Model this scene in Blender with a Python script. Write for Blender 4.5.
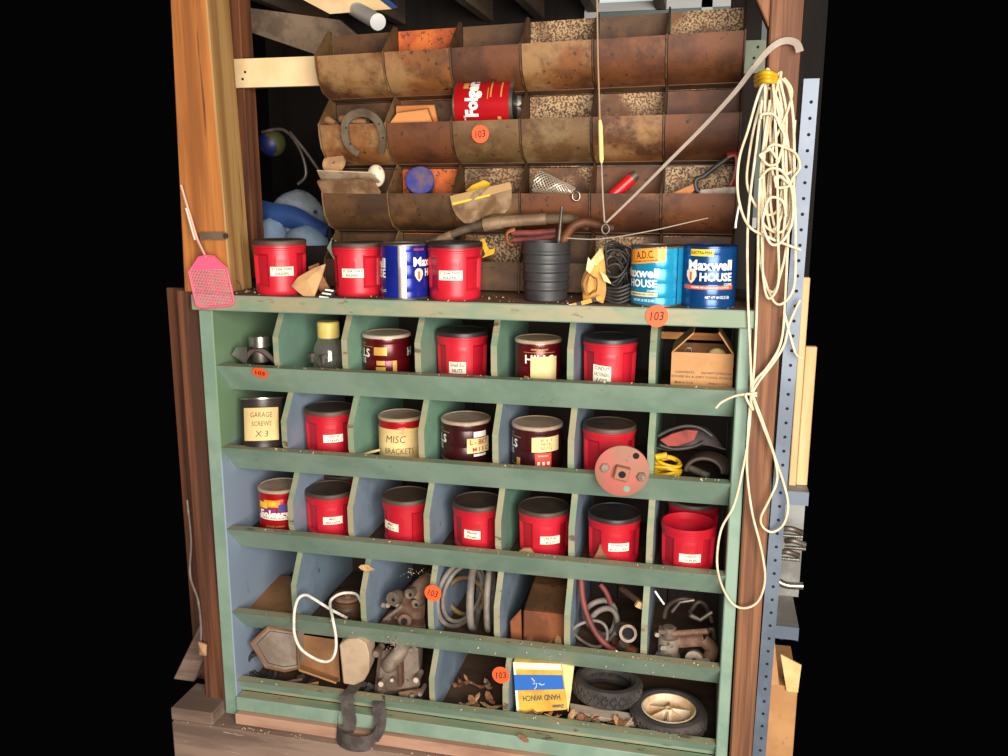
import bpy, bmesh, math, random
from mathutils import Vector, Matrix, Euler
R = math.radians
random.seed(7)
for o in list(bpy.data.objects): bpy.data.objects.remove(o)
SC = bpy.context.scene
COL = SC.collection

# ------------------------------------------------------------------ camera, world, light, exposure
AX = Vector((0.9729653, 0.0462598, -0.2262710))      # world X in camera axes (right, down, forward)
AY = Vector((0.2309495, -0.1988675, 0.9524254))
AZ = Vector((-0.0009389, -0.9789340, -0.2041748))
CAMLOC = Vector((1.41466, -2.36869, 1.64830))
F, PX, PY = 900.0, 493.5, 374.0
cam = bpy.data.cameras.new('camera'); camo = bpy.data.objects.new('camera', cam); COL.objects.link(camo)
cam.sensor_width = 36.0; cam.lens = 36.0 * F / 1008.0
cam.shift_x = (504 - PX) / 1008.0; cam.shift_y = -(378 - PY) / 1008.0
cam.clip_start = 0.02
rm = Matrix(((AX[0], -AX[1], -AX[2]), (AY[0], -AY[1], -AY[2]), (AZ[0], -AZ[1], -AZ[2])))
camo.matrix_world = Matrix.Translation(CAMLOC) @ rm.to_4x4()
SC.camera = camo

def at(x, y, Y):
    """point of the place at depth Y seen at photo pixel (x, y)"""
    d = Vector((x - PX, y - PY, F))
    w = Vector((d.dot(AX), d.dot(AY), d.dot(AZ)))
    return CAMLOC + w * ((Y - CAMLOC.y) / w.y)

world = bpy.data.worlds.new('world'); SC.world = world; world.use_nodes = True
bg = world.node_tree.nodes['Background']; bg.inputs[0].default_value = (0.9, 0.95, 1, 1); bg.inputs[1].default_value = 0.001

def area_light(name, loc, target, sx, sy, power, col):
    l = bpy.data.lights.new(name, 'AREA'); l.shape = 'RECTANGLE'; l.size = sx; l.size_y = sy
    l.energy = power; l.color = col
    o = bpy.data.objects.new(name, l); COL.objects.link(o); o.location = loc
    o.rotation_euler = (Vector(target) - Vector(loc)).to_track_quat('-Z', 'Y').to_euler()
    return o
# daylight from the open garage door behind the photographer
area_light('garage_door_daylight', (2.3, -3.3, 1.65), (0.75, 0.1, 1.05), 2.4, 1.9, 225, (1.0, 0.945, 0.87))
SC.view_settings.view_transform = 'Standard'; SC.view_settings.look = 'None'
SC.view_settings.gamma = 1; SC.view_settings.use_curve_mapping = False
SC.view_settings.exposure = 0.42

# ------------------------------------------------------------------ materials
def lin(c):
    return tuple(((v / 255) / 12.92 if v / 255 <= .04045 else ((v / 255 + .055) / 1.055) ** 2.4) for v in c) + (1,)
MATS = {}
def mat(name, c1, c2=None, scale=8, lo=.4, hi=.6, rough=.6, metal=0, c3=None, s3=40, lo3=.6, hi3=.68, stretch=(1, 1, 1), bump=0, det=6, emis=0, trans=0, bscale=None):
    if name in MATS: return MATS[name]
    m = bpy.data.materials.new(name); m.use_nodes = True; MATS[name] = m
    nt = m.node_tree; N = nt.nodes; L = nt.links; b = N['Principled BSDF']
    b.inputs['Roughness'].default_value = rough; b.inputs['Metallic'].default_value = metal
    if trans: b.inputs['Transmission Weight'].default_value = trans
    b.inputs['Base Color'].default_value = lin(c1)
    if emis:
        b.inputs['Emission Color'].default_value = lin(c1); b.inputs['Emission Strength'].default_value = emis
    if c2 or bump:
        tc = N.new('ShaderNodeTexCoord'); mp = N.new('ShaderNodeMapping'); mp.inputs['Scale'].default_value = stretch
        L.new(tc.outputs['Object'], mp.inputs[0])
        oi = N.new('ShaderNodeObjectInfo'); ml = N.new('ShaderNodeMath'); ml.operation = 'MULTIPLY'; ml.inputs[1].default_value = 13
        L.new(oi.outputs['Random'], ml.inputs[0])
        def noise(s, d=det):
            n = N.new('ShaderNodeTexNoise'); n.noise_dimensions = '4D'; n.inputs['Scale'].default_value = s; n.inputs['Detail'].default_value = d
            n.inputs['Roughness'].default_value = .62
            L.new(mp.outputs[0], n.inputs['Vector']); L.new(ml.outputs[0], n.inputs['W']); return n
        def ramp(src, a, bb):
            r = N.new('ShaderNodeMapRange'); r.inputs[1].default_value = a; r.inputs[2].default_value = bb; r.interpolation_type = 'SMOOTHSTEP'
            L.new(src, r.inputs[0]); return r.outputs[0]
        def mix(f, a, bcol):
            x = N.new('ShaderNodeMix'); x.data_type = 'RGBA'; L.new(f, x.inputs[0])
            if isinstance(a, tuple): x.inputs[6].default_value = a
            else: L.new(a, x.inputs[6])
            x.inputs[7].default_value = bcol; return x.outputs[2]
        cur = lin(c1)
        if c2:
            n1 = noise(scale); cur = mix(ramp(n1.outputs[0], lo, hi), cur, lin(c2))
        if c3:
            n3 = noise(s3, 4); cur = mix(ramp(n3.outputs[0], lo3, hi3), cur, lin(c3))
        if not isinstance(cur, tuple): L.new(cur, b.inputs['Base Color'])
        if bump:
            nb = noise(bscale or scale * 3); bn = N.new('ShaderNodeBump'); bn.inputs['Strength'].default_value = bump; bn.inputs['Distance'].default_value = .004
            L.new(nb.outputs[0], bn.inputs['Height']); L.new(bn.outputs[0], b.inputs['Normal'])
    return m
def paint2(name, ca, cb, zsplit, width, wear):
    """painted boards: one colour above a height, another below, scuffed through here and there"""
    m = mat(name, ca, wear, scale=9, lo=.62, hi=.75, rough=.55, bump=.12)
    nt = m.node_tree; N = nt.nodes; L = nt.links
    tc = [n for n in N if n.type == 'TEX_COORD'][0]
    sp = N.new('ShaderNodeSeparateXYZ'); L.new(tc.outputs['Object'], sp.inputs[0])
    nz = N.new('ShaderNodeTexNoise'); nz.inputs['Scale'].default_value = 7; L.new(tc.outputs['Object'], nz.inputs['Vector'])
    ad = N.new('ShaderNodeMath'); ad.operation = 'MULTIPLY_ADD'; ad.inputs[1].default_value = .25; L.new(nz.outputs[0], ad.inputs[0]); L.new(sp.outputs[2], ad.inputs[2])
    mr = N.new('ShaderNodeMapRange'); mr.inputs[1].default_value = zsplit + .12; mr.inputs[2].default_value = zsplit + .12 + width; L.new(ad.outputs[0], mr.inputs[0])
    mx = N.new('ShaderNodeMix'); mx.data_type = 'RGBA'; L.new(mr.outputs[0], mx.inputs[0]); mx.inputs[6].default_value = lin(cb); mx.inputs[7].default_value = lin(ca)
    old = [n for n in N if n.type == 'MIX' and n is not mx][0]
    L.new(mx.outputs[2], old.inputs[6]); return m

GREEN = mat('green_paint', (136, 158, 140), (118, 143, 124), scale=5, lo=.4, hi=.62, rough=.5, c3=(78, 84, 70), s3=22, lo3=.66, hi3=.72, bump=.1)
GREENW = mat('green_paint_worn', (150, 142, 112), (120, 138, 112), scale=14, lo=.42, hi=.6, rough=.6, c3=(96, 78, 62), s3=30, lo3=.6, hi3=.68, bump=.15, stretch=(.35, 1, 1))
SIDE = paint2('green_and_blue_paint', (112, 138, 106), (136, 150, 168), .80, .10, (92, 100, 84))
BLUEP = mat('blue_paint', (136, 150, 168), (118, 136, 150), scale=6, rough=.5, c3=(96, 92, 86), s3=18, lo3=.66, hi3=.7, bump=.1)
GREENP = mat('sage_paint', (122, 160, 134), (112, 144, 128), scale=6, rough=.5, c3=(92, 98, 86), s3=18, lo3=.66, hi3=.7, bump=.1)
DARKW = mat('dark_wood', (46, 34, 25), (30, 22, 17), scale=6, stretch=(1, 1, .15), rough=.8, bump=.2)
SHELFW = mat('shelf_wood', (84, 60, 40), (54, 40, 28), scale=6, stretch=(.3, 1, 1), rough=.8, bump=.2)
TOPW = mat('dusty_wood', (128, 92, 62), (88, 62, 42), scale=7, stretch=(.3, 1, 1), rough=.85, c3=(160, 136, 108), s3=40, lo3=.6, hi3=.7, bump=.2)
POSTW = mat('orange_timber', (196, 122, 56), (144, 84, 36), scale=9, lo=.35, hi=.65, stretch=(3, 3, .1), rough=.7, c3=(104, 58, 28), s3=16, lo3=.56, hi3=.66, bump=.25)
POSTT = mat('tan_timber', (178, 138, 82), (140, 98, 52), scale=9, lo=.35, hi=.65, stretch=(3, 3, .08), rough=.7, c3=(98, 62, 34), s3=16, lo3=.58, hi3=.66, bump=.25)
STUDW = mat('brown_stud', (132, 76, 40), (78, 42, 24), scale=11, stretch=(3, 3, .1), rough=.75, c3=(50, 28, 18), s3=16, lo3=.58, hi3=.68, bump=.3)
STUDD = mat('dark_brown_stud', (116, 68, 42), (72, 41, 25), scale=11, stretch=(3, 3, .1), rough=.8, c3=(40, 24, 16), s3=16, lo3=.56, hi3=.68, bump=.3)
RPOSTW = mat('red_brown_timber', (138, 92, 60), (98, 60, 38), scale=13, stretch=(4, 4, .1), rough=.75, c3=(90, 50, 36), s3=14, lo3=.58, hi3=.68, bump=.25)
SILLW = mat('weathered_sill', (148, 122, 106), (106, 84, 72), scale=5, stretch=(.2, 1, 2), rough=.9, c3=(168, 148, 132), s3=50, lo3=.62, hi3=.7, bump=.25)
RAWW = mat('pink_raw_wood', (186, 144, 118), (150, 110, 88), scale=9, stretch=(.2, 1, 1), rough=.85, bump=.2)
CREAMB = mat('cream_paint', (250, 218, 168), (240, 202, 148), scale=6, rough=.6, c3=(120, 96, 70), s3=26, lo3=.7, hi3=.74, bump=.08)
def rustmat(name, base, dark, pale, pit, pale_lo=.52, pit_lo=.54, sc=7):
    """patchy rusted sheet: base and dark clouds, pale worn metal, dark pits"""
    m = mat(name, base, dark, scale=sc, lo=.40, hi=.60, rough=.62, metal=.12, c3=pit, s3=60, lo3=pit_lo, hi3=pit_lo + .08, bump=.3, stretch=(1, 1, 1), det=8)
    nt = m.node_tree; N = nt.nodes; L = nt.links; b = N['Principled BSDF']
    src = b.inputs['Base Color'].links[0].from_socket; mp = [n for n in N if n.type == 'MAPPING'][0]; ml = [n for n in N if n.type == 'MATH'][0]
    n = N.new('ShaderNodeTexNoise'); n.noise_dimensions = '4D'; n.inputs['Scale'].default_value = 5.5; n.inputs['Detail'].default_value = 9; n.inputs['Roughness'].default_value = .7
    L.new(mp.outputs[0], n.inputs['Vector']); ad = N.new('ShaderNodeMath'); ad.operation = 'ADD'; ad.inputs[1].default_value = 4.7; L.new(ml.outputs[0], ad.inputs[0]); L.new(ad.outputs[0], n.inputs['W'])
    r = N.new('ShaderNodeMapRange'); r.inputs[1].default_value = pale_lo; r.inputs[2].default_value = pale_lo + .12; r.inputs[4].default_value = .75; L.new(n.outputs[0], r.inputs[0])
    x = N.new('ShaderNodeMix'); x.data_type = 'RGBA'; L.new(r.outputs[0], x.inputs[0]); L.new(src, x.inputs[6]); x.inputs[7].default_value = lin(pale); L.new(x.outputs[2], b.inputs['Base Color'])
    return m
RUST = rustmat('rusty_sheet', (131, 79, 37), (84, 48, 23), (163, 124, 79), (63, 36, 18), .48, .57)
RUSTR = rustmat('red_brown_rust', (106, 59, 27), (70, 37, 17), (138, 88, 45), (52, 29, 14), .56, .6)
RUSTG = rustmat('grey_brown_rust', (117, 88, 52), (91, 61, 32), (145, 120, 81), (63, 41, 23), .5, .6)
RUSTD = rustmat('dark_rust', (90, 59, 30), (63, 40, 20), (118, 79, 41), (43, 27, 14), .54, .6)
def flakemat(name, brown, dark, cream):
    """brown sheet with a broken skin of old cream paint"""
    m = rustmat(name, brown, dark, brown, (56, 34, 20), .6); nt = m.node_tree; N = nt.nodes; L = nt.links; b = N['Principled BSDF']
    src = b.inputs['Base Color'].links[0].from_socket; mp = [n for n in N if n.type == 'MAPPING'][0]; ml = [n for n in N if n.type == 'MATH'][0]
    def nz(sc, d):
        n = N.new('ShaderNodeTexNoise'); n.noise_dimensions = '4D'; n.inputs['Scale'].default_value = sc; n.inputs['Detail'].default_value = d; L.new(mp.outputs[0], n.inputs['Vector']); L.new(ml.outputs[0], n.inputs['W']); return n.outputs[0]
    def mr(x, a, c):
        r = N.new('ShaderNodeMapRange'); r.inputs[1].default_value = a; r.inputs[2].default_value = c; L.new(x, r.inputs[0]); return r.outputs[0]
    p = N.new('ShaderNodeMath'); p.operation = 'MULTIPLY'; L.new(mr(nz(170, 3), .46, .54), p.inputs[0]); L.new(mr(nz(8, 2), .42, .56), p.inputs[1])
    x = N.new('ShaderNodeMix'); x.data_type = 'RGBA'; L.new(p.outputs[0], x.inputs[0]); L.new(src, x.inputs[6]); x.inputs[7].default_value = lin(cream); L.new(x.outputs[2], b.inputs['Base Color'])
    return m
RUSTS = flakemat('flaking_cream_on_rust', (100, 61, 30), (73, 44, 22), (174, 144, 104))
RUSTO = mat('orange_rust', (206, 104, 42), (170, 78, 32), scale=16, rough=.75, c3=(96, 54, 28), s3=90, lo3=.56, hi3=.62, bump=.25)
REDP = mat('red_plastic', (198, 30, 46), (182, 24, 40), scale=4, rough=.38, bump=0)
BLACKP = mat('black_plastic', (38, 36, 35), (62, 54, 46), scale=6, lo=.5, hi=.75, rough=.45)
LIDBR = mat('dusty_dark_lid', (82, 66, 52), (58, 48, 40), scale=6, rough=.55)
LIDTAN = mat('clear_tan_lid', (188, 168, 146), (160, 134, 108), scale=6, rough=.4)
CARD = mat('cardboard', (184, 136, 88), (168, 120, 76), scale=6, rough=.85, c3=(140, 98, 62), s3=20, lo3=.62, hi3=.72)
CARDD = mat('brown_cardboard', (150, 106, 66), (122, 84, 52), scale=6, rough=.85)
LABEL = mat('label_paper', (246, 238, 218), (236, 224, 196), scale=9, rough=.8)
LABELY = mat('yellowed_paper', (232, 206, 146), (216, 182, 120), scale=7, rough=.8, c3=(190, 150, 90), s3=14, lo3=.62, hi3=.75)
INK = mat('ink', (28, 24, 24), rough=.7)
INKF = mat('faded_ink', (120, 96, 70), rough=.8)
WHITE = mat('white_print', (240, 236, 226), rough=.4)
MAROON = mat('maroon_tin', (92, 10, 20), (78, 8, 16), scale=4, rough=.28, metal=.25)
MAROOND = mat('dark_maroon_tin', (66, 20, 22), (54, 16, 18), scale=4, rough=.3, metal=.2)
REDTIN = mat('red_tin', (190, 22, 30), (170, 16, 24), scale=4, rough=.28, metal=.25)
GOLD = mat('gold_print', (220, 172, 84), rough=.35, metal=.3)
STEEL = mat('steel', (190, 184, 174), (150, 140, 126), scale=10, rough=.3, metal=.9)
STEELD = mat('dull_steel', (126, 116, 106), (92, 80, 70), scale=12, rough=.5, metal=.7)
CAST = mat('cast_metal', (150, 134, 120), (112, 94, 80), scale=14, rough=.65, metal=.35, c3=(86, 62, 48), s3=30, lo3=.58, hi3=.68, bump=.2)
CASTR = mat('rusty_casting', (134, 102, 82), (98, 66, 50), scale=12, rough=.75, metal=.2, c3=(170, 150, 136), s3=26, lo3=.62, hi3=.7, bump=.25)
BLUE1 = mat('royal_blue_tin', (30, 44, 150), (24, 36, 128), scale=4, rough=.25, metal=.3)
BLUE2 = mat('mid_blue_tin', (20, 72, 130), (16, 54, 104), scale=4, rough=.25, metal=.3)
CYAN = mat('light_blue_tin', (36, 158, 200), (26, 138, 184), scale=4, rough=.25, metal=.3)
ORANGE = mat('orange_sticker', (255, 92, 36), rough=.6)
ORB = mat('orange_print', (236, 150, 50), rough=.4)
RORB = mat('red_orange_print', (222, 84, 40), rough=.4)
YELLOW = mat('yellow_print', (242, 196, 50), rough=.45)
YPL = mat('yellow_plastic', (222, 176, 30), (196, 148, 24), scale=8, rough=.4)
RUBBER = mat('rubber', (52, 48, 46), (74, 66, 60), scale=12, rough=.75, bump=.1)
BLACKW = mat('black_cable', (34, 32, 32), (58, 54, 50), scale=20, rough=.5)
HUB = mat('cream_hub', (226, 206, 176), (196, 158, 112), scale=9, rough=.55)
ROPE = mat('white_cord', (226, 210, 180), (204, 184, 150), scale=30, rough=.8)
ROPEW = mat('white_rope', (238, 230, 218), (214, 202, 186), scale=60, rough=.85, bump=.3)
PINK = mat('pink_plastic', (240, 96, 128), rough=.45)
LEAF = mat('dry_leaf', (150, 102, 66), (110, 70, 44), scale=12, rough=.8)
LEAFP = mat('pale_dry_leaf', (178, 146, 116), (140, 108, 82), scale=12, rough=.8)
GREYST = mat('blue_grey_steel', (106, 116, 130), (90, 100, 114), scale=6, rough=.45, metal=.2)
HOLE = mat('dark_hole', (14, 14, 16), rough=.9)
GREYD = mat('grey_steel_shelf', (150, 150, 146), (120, 116, 110), scale=8, rough=.6, metal=.2)
GLASS = mat('dusty_glass', (226, 222, 208), rough=.08, trans=.92)
CREAMPL = mat('yellowed_plastic', (226, 204, 120), (206, 180, 96), scale=8, rough=.4)
FLANGER = mat('faded_red_casting', (176, 96, 84), (150, 104, 84), scale=10, lo=.4, hi=.62, rough=.75, c3=(116, 74, 58), s3=28, lo3=.6, hi3=.7, bump=.25)
REDH = mat('dull_red_hose', (128, 58, 52), (98, 44, 40), scale=12, rough=.6)
HOSEG = mat('grey_hose', (136, 126, 118), (108, 98, 90), scale=14, rough=.6)
TARPB = mat('blue_tarp', (44, 76, 134), (30, 56, 104), scale=6, rough=.55)
GREYCL = mat('grey_cloth', (150, 158, 166), (120, 128, 136), scale=7, rough=.8)
PAPERY = mat('yellow_torn_paper', (212, 164, 76), (180, 128, 66), scale=9, rough=.8, c3=(130, 92, 44), s3=30, lo3=.62, hi3=.68)
CHIP = mat('raw_bark', (208, 160, 108), (160, 124, 92), scale=12, rough=.85)
BLOCKW = mat('pale_wood_block', (206, 136, 74), (178, 108, 54), scale=9, stretch=(.3, 2, 2), rough=.7)
STRAPW = mat('clear_strap', (214, 198, 182), rough=.35, trans=.6)
WEB = mat('dark_webbing', (88, 80, 74), (70, 62, 58), scale=40, rough=.9)
WINB = mat('winch_blue', (42, 104, 190), rough=.6)
JOISTW = mat('grey_brown_joist', (150, 126, 102), (112, 92, 74), scale=6, stretch=(2, .2, 2), rough=.85)
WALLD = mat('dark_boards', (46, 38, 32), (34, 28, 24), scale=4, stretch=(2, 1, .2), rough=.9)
FLOORM = mat('concrete', (120, 112, 104), (98, 90, 84), scale=6, rough=.9)
PANEW = mat('daylit_pane', (206, 214, 214), emis=.55)
FRAMEW = mat('white_frame', (222, 224, 222), rough=.5)

# ------------------------------------------------------------------ mesh builder
class MB:
    def __init__(s): s.v = []; s.f = []; s.m = []; s.T = Matrix.Identity(4); s.mi = 0
    def add(s, vs, fs, mi=None):
        k = len(s.v); s.v += [s.T @ Vector(p) for p in vs]; s.f += [[i + k for i in f] for f in fs]
        if isinstance(mi, list): s.m += mi
        else: s.m += [s.mi if mi is None else mi] * len(fs)
        return s
    def box(s, x0, x1, y0, y1, z0, z1, top=None, front=None):
        a = s.mi
        return s.add([(x0, y0, z0), (x1, y0, z0), (x1, y1, z0), (x0, y1, z0), (x0, y0, z1), (x1, y0, z1), (x1, y1, z1), (x0, y1, z1)],
                     [(0, 3, 2, 1), (4, 5, 6, 7), (0, 1, 5, 4), (1, 2, 6, 5), (2, 3, 7, 6), (3, 0, 4, 7)], [a, a if top is None else top, a if front is None else front, a, a, a])
    def hexa(s, a, b): # two 4-corner loops
        return s.add(list(a) + list(b), [(3, 2, 1, 0), (4, 5, 6, 7), (0, 1, 5, 4), (1, 2, 6, 5), (2, 3, 7, 6), (3, 0, 4, 7)])
    def obox(s, c, size, rot=(0, 0, 0)):
        o = s.T; s.T = o @ Matrix.Translation(c) @ Euler([R(r) for r in rot]).to_matrix().to_4x4(); x, y, z = [v / 2 for v in size]
        s.box(-x, x, -y, y, -z, z); s.T = o; return s
    def prismx(s, poly, x0, x1, mis=None): # poly of (y,z); mis: one material index per edge + the two caps
        n = len(poly); vs = [(x0, p[0], p[1]) for p in poly] + [(x1, p[0], p[1]) for p in poly]
        fs = [(i, (i + 1) % n, (i + 1) % n + n, i + n) for i in range(n)] + [list(range(n))[::-1], list(range(n, 2 * n))]
        return s.add(vs, fs, mis)
    def prismy(s, poly, y0, y1): # poly of (x,z)
        n = len(poly); vs = [(p[0], y0, p[1]) for p in poly] + [(p[0], y1, p[1]) for p in poly]
        return s.add(vs, [(i, i + n, (i + 1) % n + n, (i + 1) % n) for i in range(n)] + [list(range(n)), list(range(n, 2 * n))[::-1]])
    def prismz(s, poly, z0, z1):
        n = len(poly); vs = [(p[0], p[1], z0) for p in poly] + [(p[0], p[1], z1) for p in poly]
        return s.add(vs, [(i, (i + 1) % n, (i + 1) % n + n, i + n) for i in range(n)] + [list(range(n))[::-1], list(range(n, 2 * n))])
    def tube(s, pts, r, n=8, closed=False, flat=1.0):
        pts = [Vector(p) for p in pts]; k = len(pts); vs = []; fs = []; up = None
        rr = r if isinstance(r, (list, tuple)) else [r] * k
        for i, p in enumerate(pts):
            a = pts[(i - 1) % k] if (closed or i > 0) else p; b = pts[(i + 1) % k] if (closed or i < k - 1) else p
            t = (b - a).normalized() if (b - a).length > 1e-9 else Vector((0, 0, 1))
            if up is None: up = t.orthogonal().normalized()
            up = (up - t * up.dot(t)); up = up.normalized() if up.length > 1e-6 else t.orthogonal().normalized()
            q = t.cross(up)
            vs += [p + (up * math.cos(2 * math.pi * j / n) + q * math.sin(2 * math.pi * j / n) * flat) * rr[i] for j in range(n)]
        for i in range(k if closed else k - 1):
            u = ((i + 1) % k) * n
            fs += [(i * n + j, i * n + (j + 1) % n, u + (j + 1) % n, u + j) for j in range(n)]
        if not closed: fs += [list(range(n))[::-1], list(range((k - 1) * n, k * n))]
        return s.add(vs, fs)
    def cyl(s, a, b, r, n=16, r2=None):
        return s.tube([a, b], [r, r if r2 is None else r2], n)
    def lathe(s, prof, n=40, cap0=True, cap1=True, mis=None): # prof of (r,z) about local z
        vs = []; fs = []; ms = []; k = len(prof)
        for r, z in prof: vs += [(r * math.cos(2 * math.pi * j / n), r * math.sin(2 * math.pi * j / n), z) for j in range(n)]
        for i in range(k - 1):
            fs += [(i * n + j, i * n + (j + 1) % n, (i + 1) * n + (j + 1) % n, (i + 1) * n + j) for j in range(n)]
            ms += [(mis[i] if mis else s.mi)] * n
        if cap0: fs.append(list(range(n))[::-1]); ms.append(mis[0] if mis else s.mi)
        if cap1: fs.append(list(range((k - 1) * n, k * n))); ms.append(mis[-1] if mis else s.mi)
        return s.add(vs, fs, ms)
    def grid(s, fn, nu, nv, closeu=False): # fn(u,v) in 0..1
        vs = [fn(i / (nu if closeu else nu - 1), j / (nv - 1)) for j in range(nv) for i in range(nu)]; fs = []
        for j in range(nv - 1):
            for i in range(nu if closeu else nu - 1):
                i2 = (i + 1) % nu; fs.append((j * nu + i, j * nu + i2, (j + 1) * nu + i2, (j + 1) * nu + i))
        return s.add(vs, fs)
    def patch(s, r, a0, a1, z0, z1, t=.0009, n=10, slant=0): # curved slip on a cylinder; front is -Y; angles in degrees
        P = lambda rad, a, z: (rad * math.sin(R(a)), -rad * math.cos(R(a)), z)
        vs = []
        for i in range(n + 1):
            u = i / n; a = a0 + (a1 - a0) * u; dz = slant * (u - .5)
            vs += [P(r + t, a, z0 + dz), P(r + t, a, z1 + dz), P(r - .0005, a, z1 + dz), P(r - .0005, a, z0 + dz)]
        fs = []
        for i in range(n):
            k = 4 * i; fs += [(k + q, k + 4 + q, k + 4 + (q + 1) % 4, k + (q + 1) % 4) for q in range(4)]
        fs += [(3, 2, 1, 0), (4 * n, 4 * n + 1, 4 * n + 2, 4 * n + 3)]
        return s.add(vs, fs)
    def mesh(s, name, mats, smooth=None, bevel=0, solid=0, weld=False):
        me = bpy.data.meshes.new(name); me.from_pydata([tuple(p) for p in s.v], [], s.f)
        for m in (mats if isinstance(mats, (list, tuple)) else [mats]): me.materials.append(m)
        for p, i in zip(me.polygons, s.m): p.material_index = i
        bm = bmesh.new(); bm.from_mesh(me)
        if weld: bmesh.ops.remove_doubles(bm, verts=bm.verts, dist=1e-5)
        if solid: bmesh.ops.solidify(bm, geom=list(bm.faces), thickness=solid)
        bmesh.ops.recalc_face_normals(bm, faces=bm.faces)
        if bevel: bmesh.ops.bevel(bm, geom=list(bm.edges), offset=bevel, segments=1, affect='EDGES', clamp_overlap=True)
        bm.to_mesh(me); bm.free()
        if smooth:
            me.shade_smooth(); me.set_sharp_from_angle(angle=R(smooth))
        return me
    def build(s, name, mats, parent=None, smooth=None, bevel=0, loc=None, world=False, solid=0, weld=False):
        if world and parent is not None:
            L = parent.location + (parent.parent.location if parent.parent else Vector()); s.v = [p - L for p in s.v]
        o = bpy.data.objects.new(name, s.mesh(name, mats, smooth, bevel, solid, weld)); COL.objects.link(o)
        if parent is not None: o.parent = parent
        if loc is not None: o.location = loc
        return o
def inst(name, me, parent=None, loc=None, rot=None):
    o = bpy.data.objects.new(name, me); COL.objects.link(o)
    if parent is not None: o.parent = parent
    if loc is not None: o.location = loc
    if rot is not None: o.rotation_euler = rot
    return o
LABELS = {}
def tag(o, label=None, cat=None, group=None, kind=None):
    if label: o['label'] = label
    if cat: o['category'] = cat
    if group: o['group'] = group
    if kind: o['kind'] = kind
    return o
def thing(name, label, cat, loc=(0, 0, 0), rot=(0, 0, 0), group=None):
    o = bpy.data.objects.new(name, None); COL.objects.link(o); o.empty_display_size = .05
    o.location = loc; o.rotation_euler = [R(a) for a in rot]; return tag(o, label, cat, group)
def solo(name, mb, m, label, cat, loc=None, group=None, **k):
    """one-mesh thing: built in world coordinates, origin moved to its base"""
    if loc is None:
        xs = [p.x for p in mb.v]; ys = [p.y for p in mb.v]; zs = [p.z for p in mb.v]
        loc = Vector(((min(xs) + max(xs)) / 2, (min(ys) + max(ys)) / 2, min(zs)))
    loc = Vector(loc); mb.v = [p - loc for p in mb.v]
    return tag(mb.build(name, m, None, loc=loc, **k), label, cat, group)
def struct(name, mb, m, label=None, **k): return tag(mb.build(name, m, None, **k), label, kind='structure')
def smoothpts(pts, n=6, closed=False):
    pts = [Vector(p) for p in pts]; k = len(pts); out = []
    for i in range(k if closed else k - 1):
        g = lambda j: pts[j % k] if closed else pts[max(0, min(k - 1, j))]
        a, b, c, d = g(i - 1), g(i), g(i + 1), g(i + 2)
        for q in range(n):
            t = q / n; out.append(.5 * ((2 * b) + (c - a) * t + (2 * a - 5 * b + 4 * c - d) * t * t + (3 * b - a - 3 * c + d) * t ** 3))
    if not closed: out.append(pts[-1])
    return out

# ------------------------------------------------------------------ lettering (flat print)
TCACHE = {}
def textgeo(s, bold=0, shear=0, sp=1.0):
    key = (s, bold, shear, sp)
    if key not in TCACHE:
        cu = bpy.data.curves.new('t', 'FONT'); cu.body = s; cu.size = 1; cu.align_x = 'CENTER'; cu.offset = bold; cu.shear = shear
        cu.resolution_u = 2; cu.space_character = sp; cu.space_line = .85
        o = bpy.data.objects.new('t', cu); COL.objects.link(o); bpy.context.view_layer.update()
        me = bpy.data.meshes.new_from_object(o.evaluated_get(bpy.context.evaluated_depsgraph_get()))
        vs = [v.co.copy() for v in me.vertices]; fs = [list(p.vertices) for p in me.polygons]
        bpy.data.objects.remove(o); bpy.data.curves.remove(cu); bpy.data.meshes.remove(me)
        TCACHE[key] = (vs, fs)
    return TCACHE[key]
def fitted(s, w, h, bold=0, shear=0, sp=1.0):
    vs, fs = textgeo(s, bold, shear, sp)
    x0 = min(v.x for v in vs); x1 = max(v.x for v in vs); y0 = min(v.y for v in vs); y1 = max(v.y for v in vs)
    return [((v.x - (x0 + x1) / 2) * w / (x1 - x0), (v.y - (y0 + y1) / 2) * h / (y1 - y0)) for v in vs], fs
def link_text(name, vs, fs, m, parent):
    me = bpy.data.meshes.new(name); me.from_pydata([tuple(v) for v in vs], [], fs); me.materials.append(m)
    o = bpy.data.objects.new(name, me); COL.objects.link(o); o.parent = parent; return o
def wraptext(s, w, h, r, ang, z, m, parent, bold=.01, shear=0, sp=1.0, tilt=0, name='lettering', lift=.0016):
    p, fs = fitted(s, w, h, bold, shear, sp)
    c, sn = math.cos(R(tilt)), math.sin(R(tilt)); p = [(x * c - y * sn, x * sn + y * c) for x, y in p]
    me = bpy.data.meshes.new('t'); me.from_pydata([(x, y, 0) for x, y in p], [], fs)
    bm = bmesh.new(); bm.from_mesh(me); step = r * .12; k = int(w / step) + 2
    for i in range(-k, k + 1):
        bmesh.ops.bisect_plane(bm, geom=bm.verts[:] + bm.edges[:] + bm.faces[:], plane_co=(i * step, 0, 0), plane_no=(1, 0, 0))
    for v in bm.verts:
        a = R(ang) + v.co.x / r; v.co = Vector(((r + lift) * math.sin(a), -(r + lift) * math.cos(a), z + v.co.y))
    bm.to_mesh(me); bm.free(); me.materials.append(m); me.name = name
    o = bpy.data.objects.new(name, me); COL.objects.link(o); o.parent = parent; return o
def flattext(s, w, h, M, m, parent, bold=.01, shear=0, sp=1.0, name='lettering'):
    """M maps local (x right, y up, z towards the reader) to the parent's space"""
    p, fs = fitted(s, w, h, bold, shear, sp)
    return link_text(name, [M @ Vector((x, y, 0)) for x, y in p], fs, m, parent)
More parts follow.
